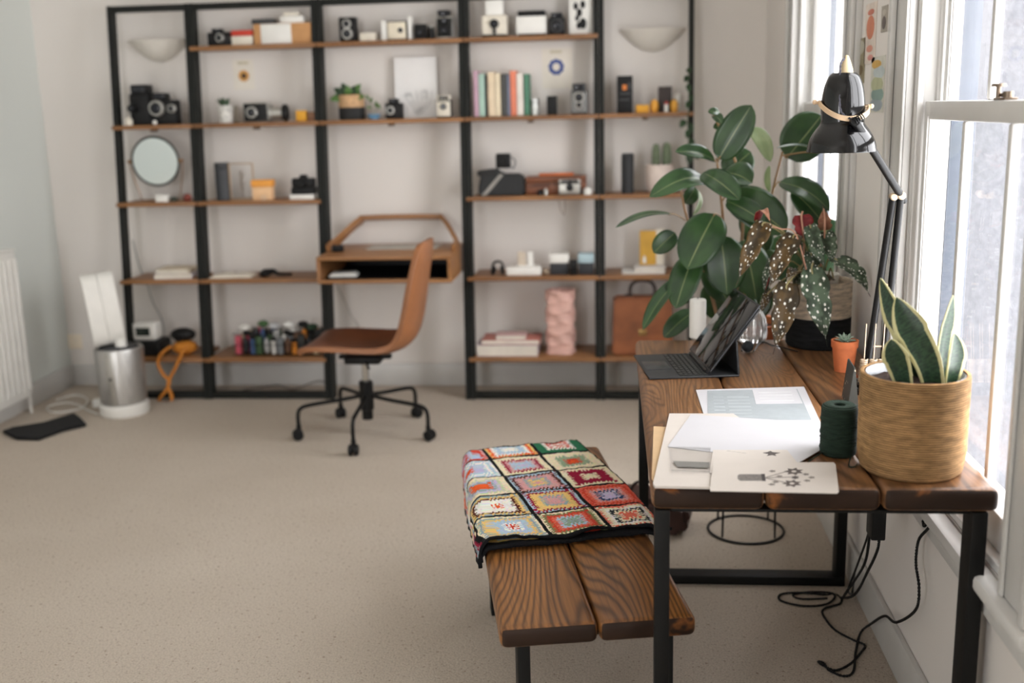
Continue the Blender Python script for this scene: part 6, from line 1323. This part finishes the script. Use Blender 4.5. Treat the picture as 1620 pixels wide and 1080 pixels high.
pier_card([(1397, 10), (1405, 12), (1400, 50), (1394, 50)], 'small grey photo card, upper right on the pier', (168, 160, 148), [(.5, .35, .36, .25, (104, 94, 90)), (.5, .75, .3, .12, (196, 188, 176))])
pier_card([(1385, 90), (1401, 95), (1392, 178), (1376, 176)], 'colourful blue, green and yellow illustrated postcard, lowest on the pier', (206, 204, 192), [(.6, .86, .36, .08, (212, 170, 90)), (.4, .72, .42, .12, (186, 196, 196)), (.5, .50, .44, .15, (178, 182, 146)), (.45, .32, .46, .14, (134, 158, 150)), (.5, .14, .46, .12, (150, 160, 166))])
# cable box under the table with its twisted cords
q = onY(1386, 830, 2.55); t = thing('cable_box', 'small black power block hanging under the table by the wall', 'power block', (q.x, 2.55, q.z)); b = B(); hb_ = TT-.051-q.z
box(b, -.017, .017, -.03, .03, -.03, hb_, .004); obj('block', b, BLACK, t)
T0 = V(t.location)
def cord(pts, r=.003, tw=520):
    b = B(); P = smooth([V(p)-T0 for p in pts], 10); fine = []
    for a_, c_ in zip(P, P[1:]):
        n = max(1, int((c_-a_).length/.0022)); fine += [a_.lerp(c_, k/n) for k in range(n)]
    for ph in (0, pi):
        L = 0; Q = []
        for i, p in enumerate(fine):
            d = (fine[min(i+1, len(fine)-1)]-fine[max(i-1, 0)]); d = d.normalized() if d.length > 1e-9 else V((0, 0, 1)); L += .0022
            s_ = d.cross(V((.31, .17, .93))); s_ = s_.normalized() if s_.length > .05 else V((1, 0, 0)); w_ = d.cross(s_); a_ = L*tw+ph; Q.append(p+(s_*cos(a_)+w_*sin(a_))*r*.62)
        tube(b, Q, r*.75, 5)
    for v in b.verts: v.co.z = max(v.co.z, -T0.z+.0012)
    return b
zf = .004
XC = XR-.03
def fl(u_, v_): return onZ(u_, v_, zf)
c1 = [onY(1391, 845, 2.55), onY(1388, 870, 2.57), onY(1372, 905, 2.7), onY(1352, 940, 2.8), fl(1330, 945), fl(1300, 940), fl(1262, 937), fl(1235, 940), fl(1236, 950), fl(1270, 958), fl(1305, 956), fl(1320, 946), fl(1316, 938), fl(1285, 936), fl(1255, 940), fl(1268, 947), fl(1310, 946)]
obj('twisted_cord', cord(c1), BLACK, t, 80)
c2 = [onY(1375, 828, 2.56), onY(1374, 860, 2.62), onY(1366, 895, 2.75), onY(1340, 935, 2.86), fl(1334, 945), fl(1328, 955), fl(1305, 962), fl(1302, 972), fl(1320, 995), fl(1350, 1012), fl(1368, 1020), fl(1362, 1032), fl(1345, 1050), fl(1322, 1060), fl(1302, 1052), fl(1295, 1046), fl(1304, 1049), fl(1312, 1060), fl(1335, 1069), fl(1350, 1062), fl(1354, 1030), fl(1362, 1000)]
c2 += [onX(1380, 985, XC), onX(1400, 974, XC), onX(1418, 984, XC), onX(1448, 965, XC), onX(1454, 930, XC), onX(1449, 890, XC), onX(1453, 855, XC), onX(1466, 838, XC), onX(1472, 830, XC), onX(1468, 826, XC), onX(1462, 832, XC), onX(1460, 822, XC)]
obj('twisted_cord', cord(c2), BLACK, t, 80)
b = B(); tube(b, smooth([onY(1377, 826, 2.57)-T0, onY(1372, 850, 2.62)-T0, onY(1352, 905, 2.8)-T0, onY(1342, 932, 2.85)-T0, fl(1348, 938)-T0, onY(1352, 905, 2.95)-T0], 8), .003, 6)
for v in b.verts: v.co.z = max(v.co.z, -T0.z+.0012)
obj('plain_cord', b, BLACK, t)
# brown leather bag behind the bench
t = thing('leather_pouf', 'dark brown leather bag on the carpet behind the near left table leg', 'bag', (.105, 3.72, 0), RD(-10)); b = B(); prism(b, [(-.16, 0), (.12, 0), (.15, .05), (.14, .11), (.09, .13), (-.12, .13), (-.17, .06)], -.09, .09, bev=.02); obj('bag_body', b, flat((58, 32, 26), .5, 0, .15), t, 60)
b = B(); tube(b, smooth([(-.08, 0, .125), (-.05, 0, .165), (.03, 0, .165), (.06, 0, .125)], 6), .006, 8); obj('handle', b, flat((44, 26, 22), .5), t)
